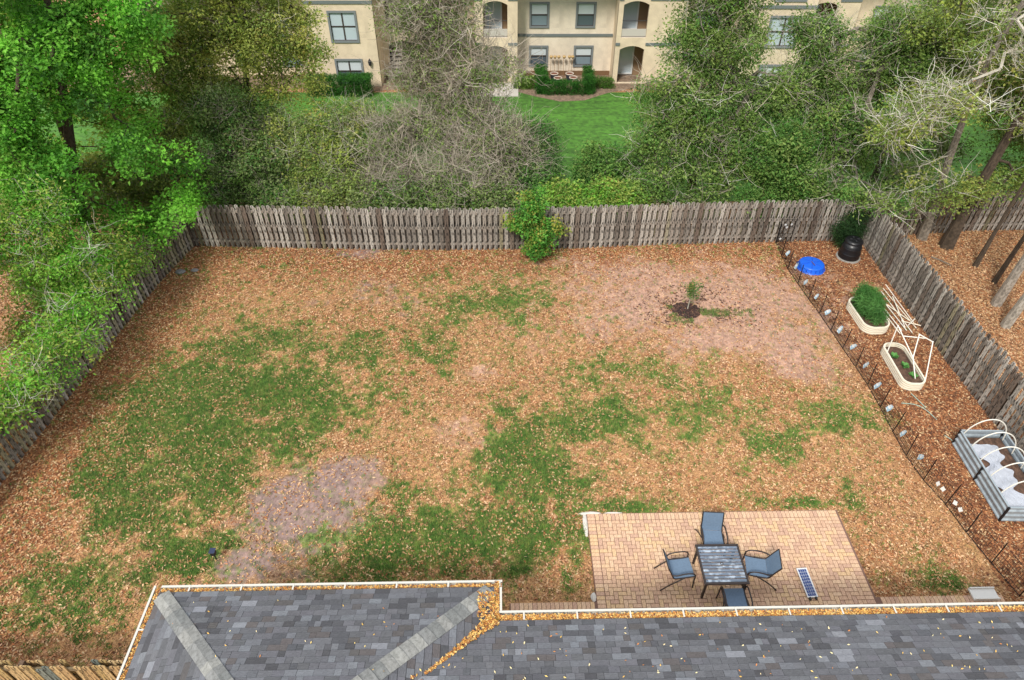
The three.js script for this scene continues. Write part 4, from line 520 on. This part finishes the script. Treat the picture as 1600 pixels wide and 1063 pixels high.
// ------------------------------------------------------------------ vegetable garden on the right
const WHITEP = M(S(236, 232, 220), .5), CREAM = M(S(232, 224, 204), .55);
const soilT = tex(128, 128, (i, j) => { const k = .5 + .5 * HS[(i * 5 + j * 301) & 65535] + .4 * vn(i / 7, j / 7); return [96 * k, 72 * k, 58 * k]; }, true), SOIL = M(0xffffff, .97, { map: soilT, bumpMap: soilT, bumpScale: .02 });
function ovalBed(label, cx, cz, w, l, h, turn) {
  const o = thing('raised_bed', label, 'planter', [cx, .004, cz], turn), N = 64, prof = [], wave = []; for (let k = 0; k < 4; k++) { const y0 = h * k / 4, y1 = h * (k + 1) / 4; wave.push([0, y0 + .002], [.03, y0 + .014], [.034, (y0 + y1) / 2], [.03, y1 - .014], [0, y1 - .002]); } prof.push(...wave, [.03, h + .012], [-.018, h + .012], [-.018, h - .01], ...wave.map(([q, y]) => [q - .012, y]).reverse());
  const r = w * .38, out = i => { const a = i / N * 6.28318, c = Math.cos(a), s = Math.sin(a); const cxk = Math.sign(c) * (w / 2 - r), czk = Math.sign(s) * (l / 2 - r); return [cxk + c * r, czk + s * r, c, s]; };
  const pos = []; for (let i = 0; i < N; i++) { const A = out(i + .5), B = out(i + 1.5); for (let k = 0; k + 1 < prof.length; k++) { const p = (Q, q) => [Q[0] + Q[2] * q[0], q[1], Q[1] + Q[3] * q[0]]; const a = p(A, prof[k]), b = p(B, prof[k]), c = p(B, prof[k + 1]), d = p(A, prof[k + 1]); pos.push(...a, ...d, ...c, ...a, ...c, ...b); } }
  mesh('wall', mergeVertices(tris(pos)), CREAM, o); const s = new THREE.Shape(); for (let i = 0; i < N; i++) { const q = out(i + .5); i ? s.lineTo(q[0] * .975, q[1] * .975) : s.moveTo(q[0] * .975, q[1] * .975); } s.closePath(); const sg = new THREE.ExtrudeGeometry(s, { depth: h * .55, bevelEnabled: false }).rotateX(Math.PI / 2).translate(0, h * .6, 0); mesh('soil', sg, SOIL, o); return o;
}
ovalBed('cream corrugated oval bed holding one bushy green herb', 12.22, -18.25, .86, 1.65, .3, .05); ovalBed('cream corrugated oval bed under the white pipe frame', 12.32, -15.7, .66, 1.85, .3, -.02);
tree({ name: 'rosemary_bush', label: 'bushy feathery green herb filling the far oval bed', cat: 'plant', base: [12.25, -18.3], trunk: [[12.25, .12, -18.3], [12.25, .3, -18.3]], n: 110, leaf: spray(26, .16, .15, .014, .9, 15), per: 7, spread: .1, twig: .003, pal: [S(88, 146, 66), S(70, 124, 54), S(112, 164, 86)], r: .02, bark: BARKDARK, floor: .25, lobes: [[12.25, .55, -18.5, .32, .4, .45], [12.32, .45, -18, .28, .25, .3], [12.1, .75, -18.7, .2, .3, .2]] });
[[12.2, -16.1, 'far'], [12.36, -15.65, 'middle'], [12.42, -15.2, 'near']].forEach(([x, z, w]) => { const p = thing('seedling', 'leafy green seedling, ' + w + ' one in the bed under the pipe frame', 'plant', [x, .18, z], 0, 'seedlings in the oval bed'); const pos = [], v = V(); for (let i = 0; i < 16; i++) { const a = R() * 6.28, L = rr(.12, .2), e = rr(.2, 1.1), W = .06, d = V(Math.cos(a) * Math.cos(e), Math.sin(e), Math.sin(a) * Math.cos(e)), s = V(-Math.sin(a), 0, Math.cos(a)); const m = d.clone().multiplyScalar(L * .55).add(V(0, .02, 0)), t = d.clone().multiplyScalar(L); for (const k of [-1, 1]) { const q = m.clone().addScaledVector(s, k * W); pos.push(0, 0, 0, q.x, q.y, q.z, t.x, t.y, t.z); } } mesh('leaves', tris(pos), new THREE.MeshPhysicalMaterial({ color: S(96, 160, 74), roughness: .6, transmission: .3, thickness: 0, side: THREE.DoubleSide }), p); });
{ // white pipe frame over the second bed
  const o = thing('pipe_frame', 'white plastic pipe frame standing over the second oval bed', 'pipe frame', [12.32, 0, -15.7]); const A = [-.28, .2, -.55], B = [-.2, 1.2, -.75], C = [.12, .62, .1], D = [.12, .2, .62], E = [.72, 1.0, -.2], Fp = [.3, 1.18, -.35], G = [.36, .2, .75];
  for (const [p, q] of [[A, B], [B, C], [C, D], [C, Fp], [Fp, E], [E, G], [[-.05, .98, -.5], [.5, 1.08, -.28]]]) mesh('pipe', rod(p, q, .018, 8), WHITEP, o); for (const p of [B, C, Fp, E]) { const j = mesh('elbow', new THREE.SphereGeometry(.026, 8, 6), WHITEP, o); j.position.set(...p); }
}
[[13.7, -20.2, 13.75, -18.0], [13.5, -19.95, 13.7, -17.7], [13.35, -19.75, 13.45, -17.45], [13.15, -19.5, 13.3, -17.55], [13.05, -19.3, 13.62, -18.05], [13.6, -19.4, 13.3, -17.7], [12.95, -19.4, 13.1, -17.5], [13.3, -18.0, 13.85, -17.75], [13.42, -17.75, 13.8, -18.1], [12.78, -19.6, 12.95, -17.3]].forEach(([x0, z0, x1, z1], i) => { const y = .03 + i * .012, mx = (x0 + x1) / 2, mz = (z0 + z1) / 2; const g = rod([x0 - mx, .0, z0 - mz], [x1 - mx, 0, z1 - mz], .017, 8); const o = single('plastic_pipe', g, i % 3 === 1 ? CREAM : WHITEP, 'loose white plastic pipe in the heap beside the right fence', 'pipe', 'loose pipes beside the fence'); o.position.set(mx, y, mz); });
{ // galvanised rectangular bed
  const W = 1.2, D = 2.55, h = .56, o = thing('metal_raised_bed', 'grey galvanised rectangular raised bed with white hoops at the right edge', 'planter', [13.06, .004, -11.37], -.02); const gt = tex(128, 128, (i, j) => { const k = .82 + .24 * fbm(i / 12, j / 12, 3); return [246 * k, 252 * k, 255 * k]; }, true), GALV = M(S(182, 190, 196), .45, { metalness: .2, map: gt }), BLK = M(S(26, 26, 28), .6);
  const panel = (len) => { const N = 64, p = [], uv = []; const f = k => [Math.pow(Math.abs(Math.sin(k / N * Math.PI * 6)), .7) * .03 * (Math.sin(k / N * Math.PI * 6) > 0 ? 1 : -.2), k / N * h]; for (let k = 0; k < N; k++) { const [a, y0] = f(k), [b, y1] = f(k + 1); for (const t of [0, -.006]) for (const [x, z, y] of [[-len / 2, a + t, y0], [len / 2, a + t, y0], [len / 2, b + t, y1], [-len / 2, a + t, y0], [len / 2, b + t, y1], [-len / 2, b + t, y1]]) { p.push(x, y, z); uv.push(x, y); } } return mergeVertices(tris(p, uv)); };
  for (const s of [-1, 1]) { for (const k of [-1, 1]) { const m = mesh('side_panel', panel(D / 2 - .03), GALV, o); m.rotation.y = s * Math.PI / 2; m.position.set(s * W / 2, 0, k * D / 4); } const m = mesh('end_panel', panel(W - .04), GALV, o); m.rotation.y = s > 0 ? 0 : Math.PI; m.position.set(0, 0, s * D / 2); mesh('corner_post', rbox(.05, h + .02, .05, .008, s * W / 2, h / 2, D / 2), BLK, o); mesh('corner_post', rbox(.05, h + .02, .05, .008, s * W / 2, h / 2, -D / 2), BLK, o); mesh('joint_post', rbox(.075, h + .01, .05, .008, s * (W / 2 + .005), h / 2, 0), BLK, o); mesh('rim', rbox(.05, .022, D - .05, .006, s * (W / 2), h + .012, 0), GALV, o); mesh('rim', rbox(W - .05, .022, .05, .006, 0, h + .012, s * D / 2), GALV, o); }
  mesh('soil', box(W - .08, .3, D - .08, 0, .17, 0), SOIL, o);
  for (const z of [-1.18, -.72, -.22, .3, .85]) { const p = []; for (let k = 0; k <= 12; k++) { const a = Math.PI * k / 12; p.push([-Math.cos(a) * (W / 2 - .05), .35 + Math.sin(a) * .78, z + (k - 6) * .006]); } const t = single('hoop', tube(p, .016, 36, 8), WHITEP, ['far end', 'second', 'middle', 'fourth', 'near end'][[-1.18, -.72, -.22, .3, .85].indexOf(z)] + ' white pipe hoop arching over the galvanised bed', 'hoop', 'hoops over the galvanised bed'); t.position.copy(o.position); t.rotation.set(0, -.02 + rr(-.05, .05), 0); }
  const N = 40, pos = [], uv = []; const hf = (u, v) =>   .33 + .06 * fbm(u * 7, v * 14, 4) + .022 * Math.abs(Math.sin(u * 8 + v * 14 + fbm(u * 4, v * 5, 2) * 9)); const pt = (i, j) => { const u = i / N, v = j / N, ew = .3 + .1 * Math.sin(v * 15) + .07 * Math.sin(v * 31 + 1); const sh = .06 * Math.sin(v * 7); return [-.12 + (u - .5) * 2 * ew + sh, hf(u, v), -.95 + v * 2.1]; }; for (let j = 0; j < N; j++) for (let i = 0; i < N; i++) { const a = pt(i, j), b = pt(i + 1, j), c = pt(i + 1, j + 1), d = pt(i, j + 1); pos.push(...a, ...d, ...c, ...a, ...c, ...b); } const cl = single('frost_cloth', mergeVertices(tris(pos)), new THREE.MeshPhysicalMaterial({ color: S(212, 218, 230), roughness: .9, transmission: .35, thickness: 0, side: THREE.DoubleSide }), 'crumpled white frost cloth lying in the galvanised bed', 'cloth'); cl.position.copy(o.position); cl.rotation.y = -.02;
}
{ // compost bin
  const o = thing('compost_bin', 'black tapered compost bin with round lid in the back right corner', 'compost bin', [13.0, .004, -22.02]); o.scale.setScalar(.88); const m = M(S(26, 26, 29), .38), g = M(S(150, 146, 140), .9); mesh('base_slab', new THREE.CylinderGeometry(.5, .52, .05, 24).translate(0, .025, 0), g, o);
  mesh('body', new THREE.LatheGeometry([[0, .05], [.44, .05], [.45, .08], [.43, .26], [.445, .28], [.445, .31], [.42, .33], [.4, .52], [.41, .54], [.41, .57], [.385, .59], [.35, .82], [0, .83]].map(q => new THREE.Vector2(...q)), 28), m, o); mesh('lid', new THREE.LatheGeometry([[.37, .8], [.38, .84], [.34, .9], [.26, .93], [.2, .91], [.08, .92], [0, .95]].map(q => new THREE.Vector2(...q)), 28), m, o); for (let k = 0; k < 4; k++) { const q = mesh('lid_knob', rbox(.1, .025, .05, .01), M(S(60, 60, 64), .4), o); q.position.set(Math.cos(k * 1.57) * .16, .935, Math.sin(k * 1.57) * .16); q.rotation.y = -k * 1.57; }
}
{ // blue plastic paddling pool turned over
  const o = thing('blue_pool', 'round bright blue plastic pool lying upside down by the garden fence', 'pool', [11.32, .004, -21.32], .2); const m = M(S(28, 100, 220), .35), d = M(S(20, 72, 196), .4); mesh('basin', new THREE.LatheGeometry([[0, .24], [.2, .225], [.4, .21], [.44, .2], [.46, .17], [.48, .06], [.53, .02], [.53, 0]].map(q => new THREE.Vector2(...q)), 36), m, o); for (let k = 0; k < 6; k++) { const r = mesh('rib', tube([[.06, .236, 0], [.2, .229, 0], [.4, .212, 0]], .01, 8, 5), d, o); r.rotation.y = k * 1.047; } for (let k = 0; k < 18; k++) { const f = mesh('side_flute', tube([[.462, .165, 0], [.478, .08, 0], [.5, .035, 0]], .013, 6, 5), d, o); f.rotation.y = k * .349; }
  const s = mesh('stick', rod([-.1, .242, -.05], [-.06, .245, .2], .012), M(S(110, 70, 50), .9)); s.name = 'wooden_stick'; s.position.set(11.4, .012, -21.3); scene.add(s); tag(s, 'short brown stick lying on the blue pool', 'stick');
}
{ // black wire garden fence
  const P = [[10.5, -23.0], [10.45, -22.1], [10.42, -21.2], [10.5, -20.25], [10.6, -19.35], [10.7, -18.5], [10.78, -17.6], [10.85, -16.7], [10.93, -15.8], [11.0, -15.0], [11.0, -14.05], [10.98, -13.1], [10.97, -12.2], [11.08, -11.38], [11.3, -10.6], [11.42, -9.75], [11.6, -8.9], [11.8, -8.05]];
  const o = thing('wire_garden_fence', 'low black wire fence dividing the vegetable garden from the lawn', 'wire fence', [P[0][0], 0, P[0][1]]); const m = M(S(26, 22, 21), .6), hgtp = .88; const pg = rod([0, -.1, 0], [0, hgtp, 0], .015, 6);
  P.forEach(([x, z]) => { const p = mesh('post', pg, m, o); p.position.set(x - P[0][0], 0, z - P[0][1]); p.rotation.set(rr(-.04, .04), 0, rr(-.04, .04)); });
  for (let i = 0; i + 1 < P.length; i++) { const [x0, z0] = P[i], [x1, z1] = P[i + 1], L = Math.hypot(x1 - x0, z1 - z0), g = []; const wire = (a, b, r) => g.push(rod(a, b, r, 3)); for (const y of [.03, .16, .3, .45, .62, .76]) wire([.02, y, 0], [L - .02, y, 0], y < .1 ? .013 : .005); const n = Math.round(L / .06); for (let k = 1; k < n; k++) wire([k / n * L, -.03, 0], [k / n * L, .62 + .16 * Math.sin(k / n * Math.PI), 0], .0042); const w = mesh('wire_panel', mergeGeometries(g), m, o); w.userData.kind = 'stuff'; w.position.set(x0 - P[0][0], 0, z0 - P[0][1]); w.rotation.y = -Math.atan2(z1 - z0, x1 - x0); }
  const cardT = tex(64, 64, (i, j) => { const k = fbm(i / 12, j / 12, 3), b = sst(.5, .62, fbm(i / 16 + 4, j / 16 + 8, 2)); return [mix(248, 176, b) * (.85 + .25 * k), mix(250, 208, b) * (.85 + .25 * k), mix(250, 226, b) * (.85 + .25 * k)]; }); const CARD = M(0xe2e2e2, .5, { map: cardT });
  const shape = new THREE.Shape(); [[-.09, -.13], [.1, -.15], [.11, .02], [.05, .15], [-.07, .13], [-.11, .0]].forEach((p, i) => i ? shape.lineTo(...p) : shape.moveTo(...p)); shape.closePath(); const cg = new THREE.ExtrudeGeometry(shape, { depth: .006, bevelEnabled: false }); { const u = cg.attributes.uv, p = cg.attributes.position; for (let i = 0; i < u.count; i++) u.setXY(i, p.getX(i) * 3 + .5, p.getY(i) * 3 + .5); }
  const ord = ['first', 'second', 'third', 'fourth', 'fifth', 'sixth', 'seventh', 'eighth', 'ninth', 'tenth', 'eleventh', 'twelfth'];
  [[10.44, -21.5], [10.5, -20.67], [10.56, -19.75], [10.66, -18.9], [10.73, -18.0], [10.82, -17.1], [10.9, -16.2], [10.97, -15.35], [11.0, -14.5], [10.99, -13.6], [10.98, -12.65], [11.04, -11.75]].forEach(([x, z], i) => { const c = single('reflective_card', cg, CARD, ord[i] + ' pale reflective card on the wire garden fence, counting from the far end', 'card', 'cards hung on the garden fence'); c.position.set(x - .06, rr(.45, .55), z); c.scale.set(rr(.6, .75), rr(.7, .95), 1); c.rotation.set(rr(-.65, -.35), -Math.PI / 2 + rr(-.3, .5), rr(-.6, .5), 'YXZ'); });
  const sq = rbox(.11, .11, .006, .001), W = M(S(236, 236, 232), .5); [[11.17, -11.0, 'farthest'], [11.22, -10.83, 'second'], [11.33, -10.4, 'third'], [11.36, -10.2, 'nearest']].forEach(([x, z, w]) => { const c = single('white_tag', sq, W, w + ' of the four small square white tags on the wire fence', 'tag', 'white tags on the garden fence'); c.position.set(x - .012, .36, z); c.rotation.set(-.35, -Math.PI / 2 + rr(-.15, .3), rr(-.4, .4), 'YXZ'); });
  [[10.44, .45, -22.6, 'lowest'], [10.62, .9, -22.9, 'left'], [10.72, .75, -22.95, 'middle'], [10.9, .85, -23, 'right']].forEach(([x, y, z, w]) => { const c = single('spinner', new THREE.OctahedronGeometry(.055).scale(1, 1.3, .4), M(S(230, 234, 236), .2, { metalness: .4 }), w + ' of the shiny spinners where garden fence meets back fence', 'spinner', 'spinners at the fence corner'); c.position.set(x, y, z); });
  const gt = thing('garden_gate', 'narrow dark wire trellis against the back fence beside the garden', 'trellis', [10.75, 0, -22.98]); for (const x of [-.28, .28]) mesh('upright', rod([x, 0, 0], [x, 1.15, 0], .014), m, gt); for (const y of [.15, .45, .75, 1.1]) mesh('crossbar', rod([-.28, y, 0], [.28, y, 0], .008), m, gt); for (const x of [-.1, .1]) mesh('wire', rod([x, .1, 0], [x, 1.1, 0], .006), m, gt);
}
{ const hm = M(S(158, 184, 170), .5); [[[[11.7, .03, -14.22], [12.1, .03, -14.15], [12.3, .035, -13.95], [12.46, .03, -13.55]], 'longer'], [[[12.15, .06, -14.6], [12.25, .055, -14.3], [12.33, .055, -14.0]], 'shorter'], [[[12.4, .03, -12.95], [12.5, .03, -12.8], [12.52, .03, -12.65]], 'curled']].forEach(([p, w]) => { const g = tube(p.map(q => [q[0] - p[0][0], q[1], q[2] - p[0][2]]), .013, 20, 6); const o = single('hose_piece', g, hm, w + ' piece of pale green hose on the leaves by the raised beds', 'hose'); o.position.set(p[0][0], 0, p[0][2]); }); }
[[-12.45, -21.0, .2, 'left'], [-11.95, -21.1, .15, 'right']].forEach(([x, z, s, w]) => { const g = new THREE.IcosahedronGeometry(s, 2), p = g.attributes.position; for (let i = 0; i < p.count; i++) { const k = .75 + .5 * fbm(p.getX(i) * 6 + x, p.getZ(i) * 6 + p.getY(i) * 5, 3); p.setXYZ(i, p.getX(i) * k, p.getY(i) * k * .35, p.getZ(i) * k * .8); } g.computeVertexNormals(); const o = single('flat_stone', mergeVertices(g), M(S(128, 126, 128), .9), w + ' grey flat stone in the leaves at the left back corner', 'stone'); o.position.set(x, .03, z); });
{ const g = limbs([[V(0, .03, 0), V(.25, .05, .3), .03, .025], [V(.25, .05, .3), V(.5, .03, .6), .025, .015]]); const o = single('fallen_branch', g, BARKGREY, 'pale fallen branch on the leaves behind the right fence', 'branch'); o.position.set(16.2, 0, -22.0); }

// ------------------------------------------------------------------ mulch and sod round the sapling, leaves and grass
{
  const list = [], sod = []; for (let i = 0; i < 420; i++) { const a = R() * 6.283, r = Math.sqrt(R()) * .42; list.push({ p: V(6.1 + Math.cos(a) * r * 1.15, rr(.01, .05), -18.68 + Math.sin(a) * r), q: quat(rr(-.5, .5), R() * 6.28, rr(-.5, .5)), s: rr(.6, 1.3), c: vary(pick([S(70, 50, 44), S(88, 64, 54), S(56, 42, 40)]), .2) }); }
  for (let i = 0; i < 900; i++) { const x = 6.5 + (R() + R() + R() - 1.5) * 1.9, z = -18.85 + (R() + R() + R() - 1.5) * 1.1; if (fbm(x * 2.2, z * 2.2, 3) < .46) continue; list.push({ p: V(x, rr(.006, .02), z), q: quat(rr(-.4, .4), R() * 6.28, rr(-.4, .4)), s: rr(.4, 1.1), c: vary(pick([S(92, 66, 54), S(112, 82, 66), S(76, 54, 46)]), .2) }); }
  const m = instanced('mulch_ring', box(.09, .02, .035), M(0xffffff, .95), list); m.userData.label = 'dark mulch and soil crumbs round the sapling'; 
}
const leafGeo = (() => { const L = .085, W = .036, p = []; const A = [0, 0, -L / 2], B = [W / 2, .008, -.005], C = [0, .012, L / 2], D = [-W / 2, .008, -.005], E = [0, -.002, 0]; p.push(...A, ...E, ...B, ...B, ...E, ...C, ...A, ...D, ...E, ...D, ...C, ...E); return tris(p); })();
const DARKL = [S(130, 82, 54), S(104, 66, 46), S(148, 98, 66), S(88, 58, 42)];
const dryM = M(0xffffff, .85, { side: THREE.DoubleSide });
{
  const list = []; let tries = 0; while (list.length < 135000 && tries++ < 900000) { const x = rr(-13.6, 14.2), z = rr(-23.2, -5.6); if (x > 1.9 && x < 8.45 && z > -10.35) continue; if (z > -6.9 && x > -6.9) continue; if (z > -7.95 && x > -.2 && x < 11.3) continue; const li = litter(x, z), g = green(x, z), b = bare(x, z), p = (.25 + .75 * li) * sst(.22, .62, fbm(x * 2.6 + 70, z * 2.6, 3)) * 1.35 * (1 - .72 * b) * (1 - .5 * g); if (R() > p) continue; const o = R() < li * .95, gd = x > edgeX(z); list.push({ p: V(x, .012 + R() * .022 + (g > .5 ? .02 : 0), z), q: quat(rr(-.45, .45), R() * 6.283, rr(-.5, .5)), s: rr(.42, 1.2), c: vary(pick(gd ? (R() < .45 ? DARKL : LEAF) : o ? LEAF : PALE), .18) }); }
  const m = instanced('fallen_leaves', leafGeo, dryM, list); tag(m, 'fallen brown and tan leaves scattered over the yard', 'leaves', null, 'stuff');
}
{
  const list = []; for (let i = 0; i < 26000; i++) { const right = i < 17000, x = right ? rr(14.1, 23) : rr(-19, -13.5), z = right ? rr(-24, -12) : rr(-23, -8); list.push({ p: V(x, .012 + R() * .03, z), q: quat(rr(-.5, .5), R() * 6.283, rr(-.5, .5)), s: rr(.7, 1.3), c: vary(pick(R() < .6 ? LEAF : PALE), .2) }); }
  const m = instanced('woodland_leaves', leafGeo, dryM, list); tag(m, 'fallen leaves under the trees outside the side fences', 'leaves', null, 'stuff');
}
{ // grass
  const p = []; { const k0 = seed; seed = 4242; for (let i = 0; i < 9; i++) { const a = R() * 6.28, x = rr(-.05, .05), z = rr(-.05, .05), h = rr(.035, .07), l = rr(.02, .05), w = .006; const c = Math.cos(a), s = Math.sin(a); p.push(x - s * w, 0, z + c * w, x + s * w, 0, z - c * w, x + c * l, h, z + s * l); } seed = k0; }
  const tg = tris(p), list = []; let tries = 0; while (list.length < 52000 && tries++ < 900000) { const x = rr(-13.4, 10.6), z = rr(-23, -5.8); if (x > 1.9 && x < 8.45 && z > -10.35) continue; if (z > -6.9 && x > -6.9) continue; if (z > -7.95 && x > -.2 && x < 11.3) continue; const g = green(x, z); if (R() > (Math.pow(g, 1.7) * .8 + .025) * (1 - .85 * bare(x, z))) continue; list.push({ p: V(x, .003, z), q: quat(0, R() * 6.283, 0), s: rr(.8, 1.5), c: vary(pick([S(100, 146, 54), S(84, 128, 46), S(124, 162, 68), S(72, 112, 42), S(160, 164, 88)]), .2) }); }
  for (let i = 0; i < 360; i++) { const a = R() * 6.283, r = rr(.4, .68), far = i > 250; if (!far && vn(a * 2, 3) < .45) continue; const x = far ? 6.6 + rr(0, .9) + (R() < .3 ? .9 : 0) : 6.08 + Math.cos(a) * r * 1.15, z = far ? -18.55 + rr(-.2, .2) : -18.66 + Math.sin(a) * r; list.push({ p: V(x, .003, z), q: quat(0, R() * 6.283, 0), s: rr(1, 1.8), c: vary(pick([S(110, 134, 62), S(84, 124, 52), S(130, 140, 70)]), .2) }); }
  const m = instanced('grass', tg, new THREE.MeshPhysicalMaterial({ color: 0xffffff, roughness: .8, transmission: .2, thickness: 0, side: THREE.DoubleSide }), list); tag(m, 'patches of short green grass in the yard', 'grass', null, 'stuff');
}
{ // leaves caught in the gutters, the inner corner and strewn over the shingles; laid out in the house's own frame
  house.updateMatrixWorld(true); const gut = [], loose = [], GOLD = [S(214, 160, 84), S(196, 136, 70), S(228, 188, 110), S(168, 108, 60), S(232, 202, 134), S(190, 150, 76), S(142, 92, 58)], W = (x, y, z) => V(x, y, z).applyMatrix4(house.matrixWorld);
  const run = (n, f) => { for (let i = 0; i < n; i++) gut.push({ p: W(...f(R(), rr(.005, .082))), q: quat(rr(-.5, .5), R() * 6.28, rr(-.5, .5)), s: rr(.5, .8), c: vary(pick(GOLD), .18) }); };
  const base = 2.64; run(1500, (t, w) => [mix(-6.7, .0, t), base - .045 + R() * .03, -.492 - w]); run(330, (t, w) => [-.128 + w, base + R() * .03, mix(-.6, .1, t)]); run(6500, (t, w) => [mix(-.1, 13.9, t), base - .03 + R() * .03, .2 - w * 1.55]); run(1500, (t, w) => [-6.592 - w, base - .03 + R() * .03, mix(-.6, 5, t)]);
  const k = Math.tan(22.8 * Math.PI / 180), roofY = (x, z) => 2.66 + k * Math.max(0, Math.max(Math.min(z + .48, x + 6.58, -.14 - x), Math.min(z - .2, x + 6.58, 5.8)));
  for (let i = 0; i < 560; i++) { const t = Math.pow(R(), 2) * 1.15, s = rr(-1, 1) * (.11 * Math.pow(1 - t / 1.2, 2) + .02), x = -.14 - t - s * .7, z = .2 + t - s * .7; if (x > -.05) continue; gut.push({ p: W(x, roofY(x, z) + .012 + R() * .05 * (1 - t), z), q: quat(rr(-.5, .5), R() * 6.28, rr(-.5, .5)), s: rr(.6, 1), c: vary(pick(GOLD), .18) }); }
  for (let i = 0; i < 260; i++) { const x = -.14 - Math.pow(R(), 1.6) * .3, z = rr(-.35, .25); gut.push({ p: W(x, roofY(x, z) + .015 + R() * .03, z), q: quat(rr(-.5, .5), R() * 6.28, rr(-.5, .5)), s: rr(.6, 1), c: vary(pick(GOLD), .18) }); }
  const g1 = instanced('gutter_leaves', leafGeo, dryM, gut); tag(g1, 'golden fallen leaves filling the gutters and the roof valley', 'leaves', null, 'stuff');
  for (let i = 0; i < 330; i++) { const main = R() < .88, x = main ? rr(-1, 11) : rr(-6, -.6), z = main ? rr(.25, 3.2) : rr(-.3, 2); if (main && x < -z) continue; const y = roofY(x, z) + .02; loose.push({ p: W(x, y, z), q: quat(.4 + rr(-.2, .2), R() * 6.28, rr(-.2, .2), 'XYZ'), s: rr(.35, .75), c: vary(pick([S(232, 206, 130), S(214, 176, 96), S(228, 214, 170), S(190, 130, 80)]), .15) }); }
  for (let i = 0; i < 60; i++) { const t = 1.1 + R() * 1.8, x = -.14 - t + rr(-.08, .08), z = .2 + t + rr(-.08, .08); loose.push({ p: W(x, roofY(x, z) + .02, z), q: quat(rr(-.3, .3), R() * 6.28, rr(-.3, .3)), s: rr(.6, 1), c: vary(pick(GOLD), .15) }); }
  const g2 = instanced('roof_leaves', leafGeo, dryM, loose); tag(g2, 'single yellow leaves strewn over the shingles', 'leaves', null, 'stuff');
}
scene.updateMatrixWorld(true);
renderer.render(scene, camera);
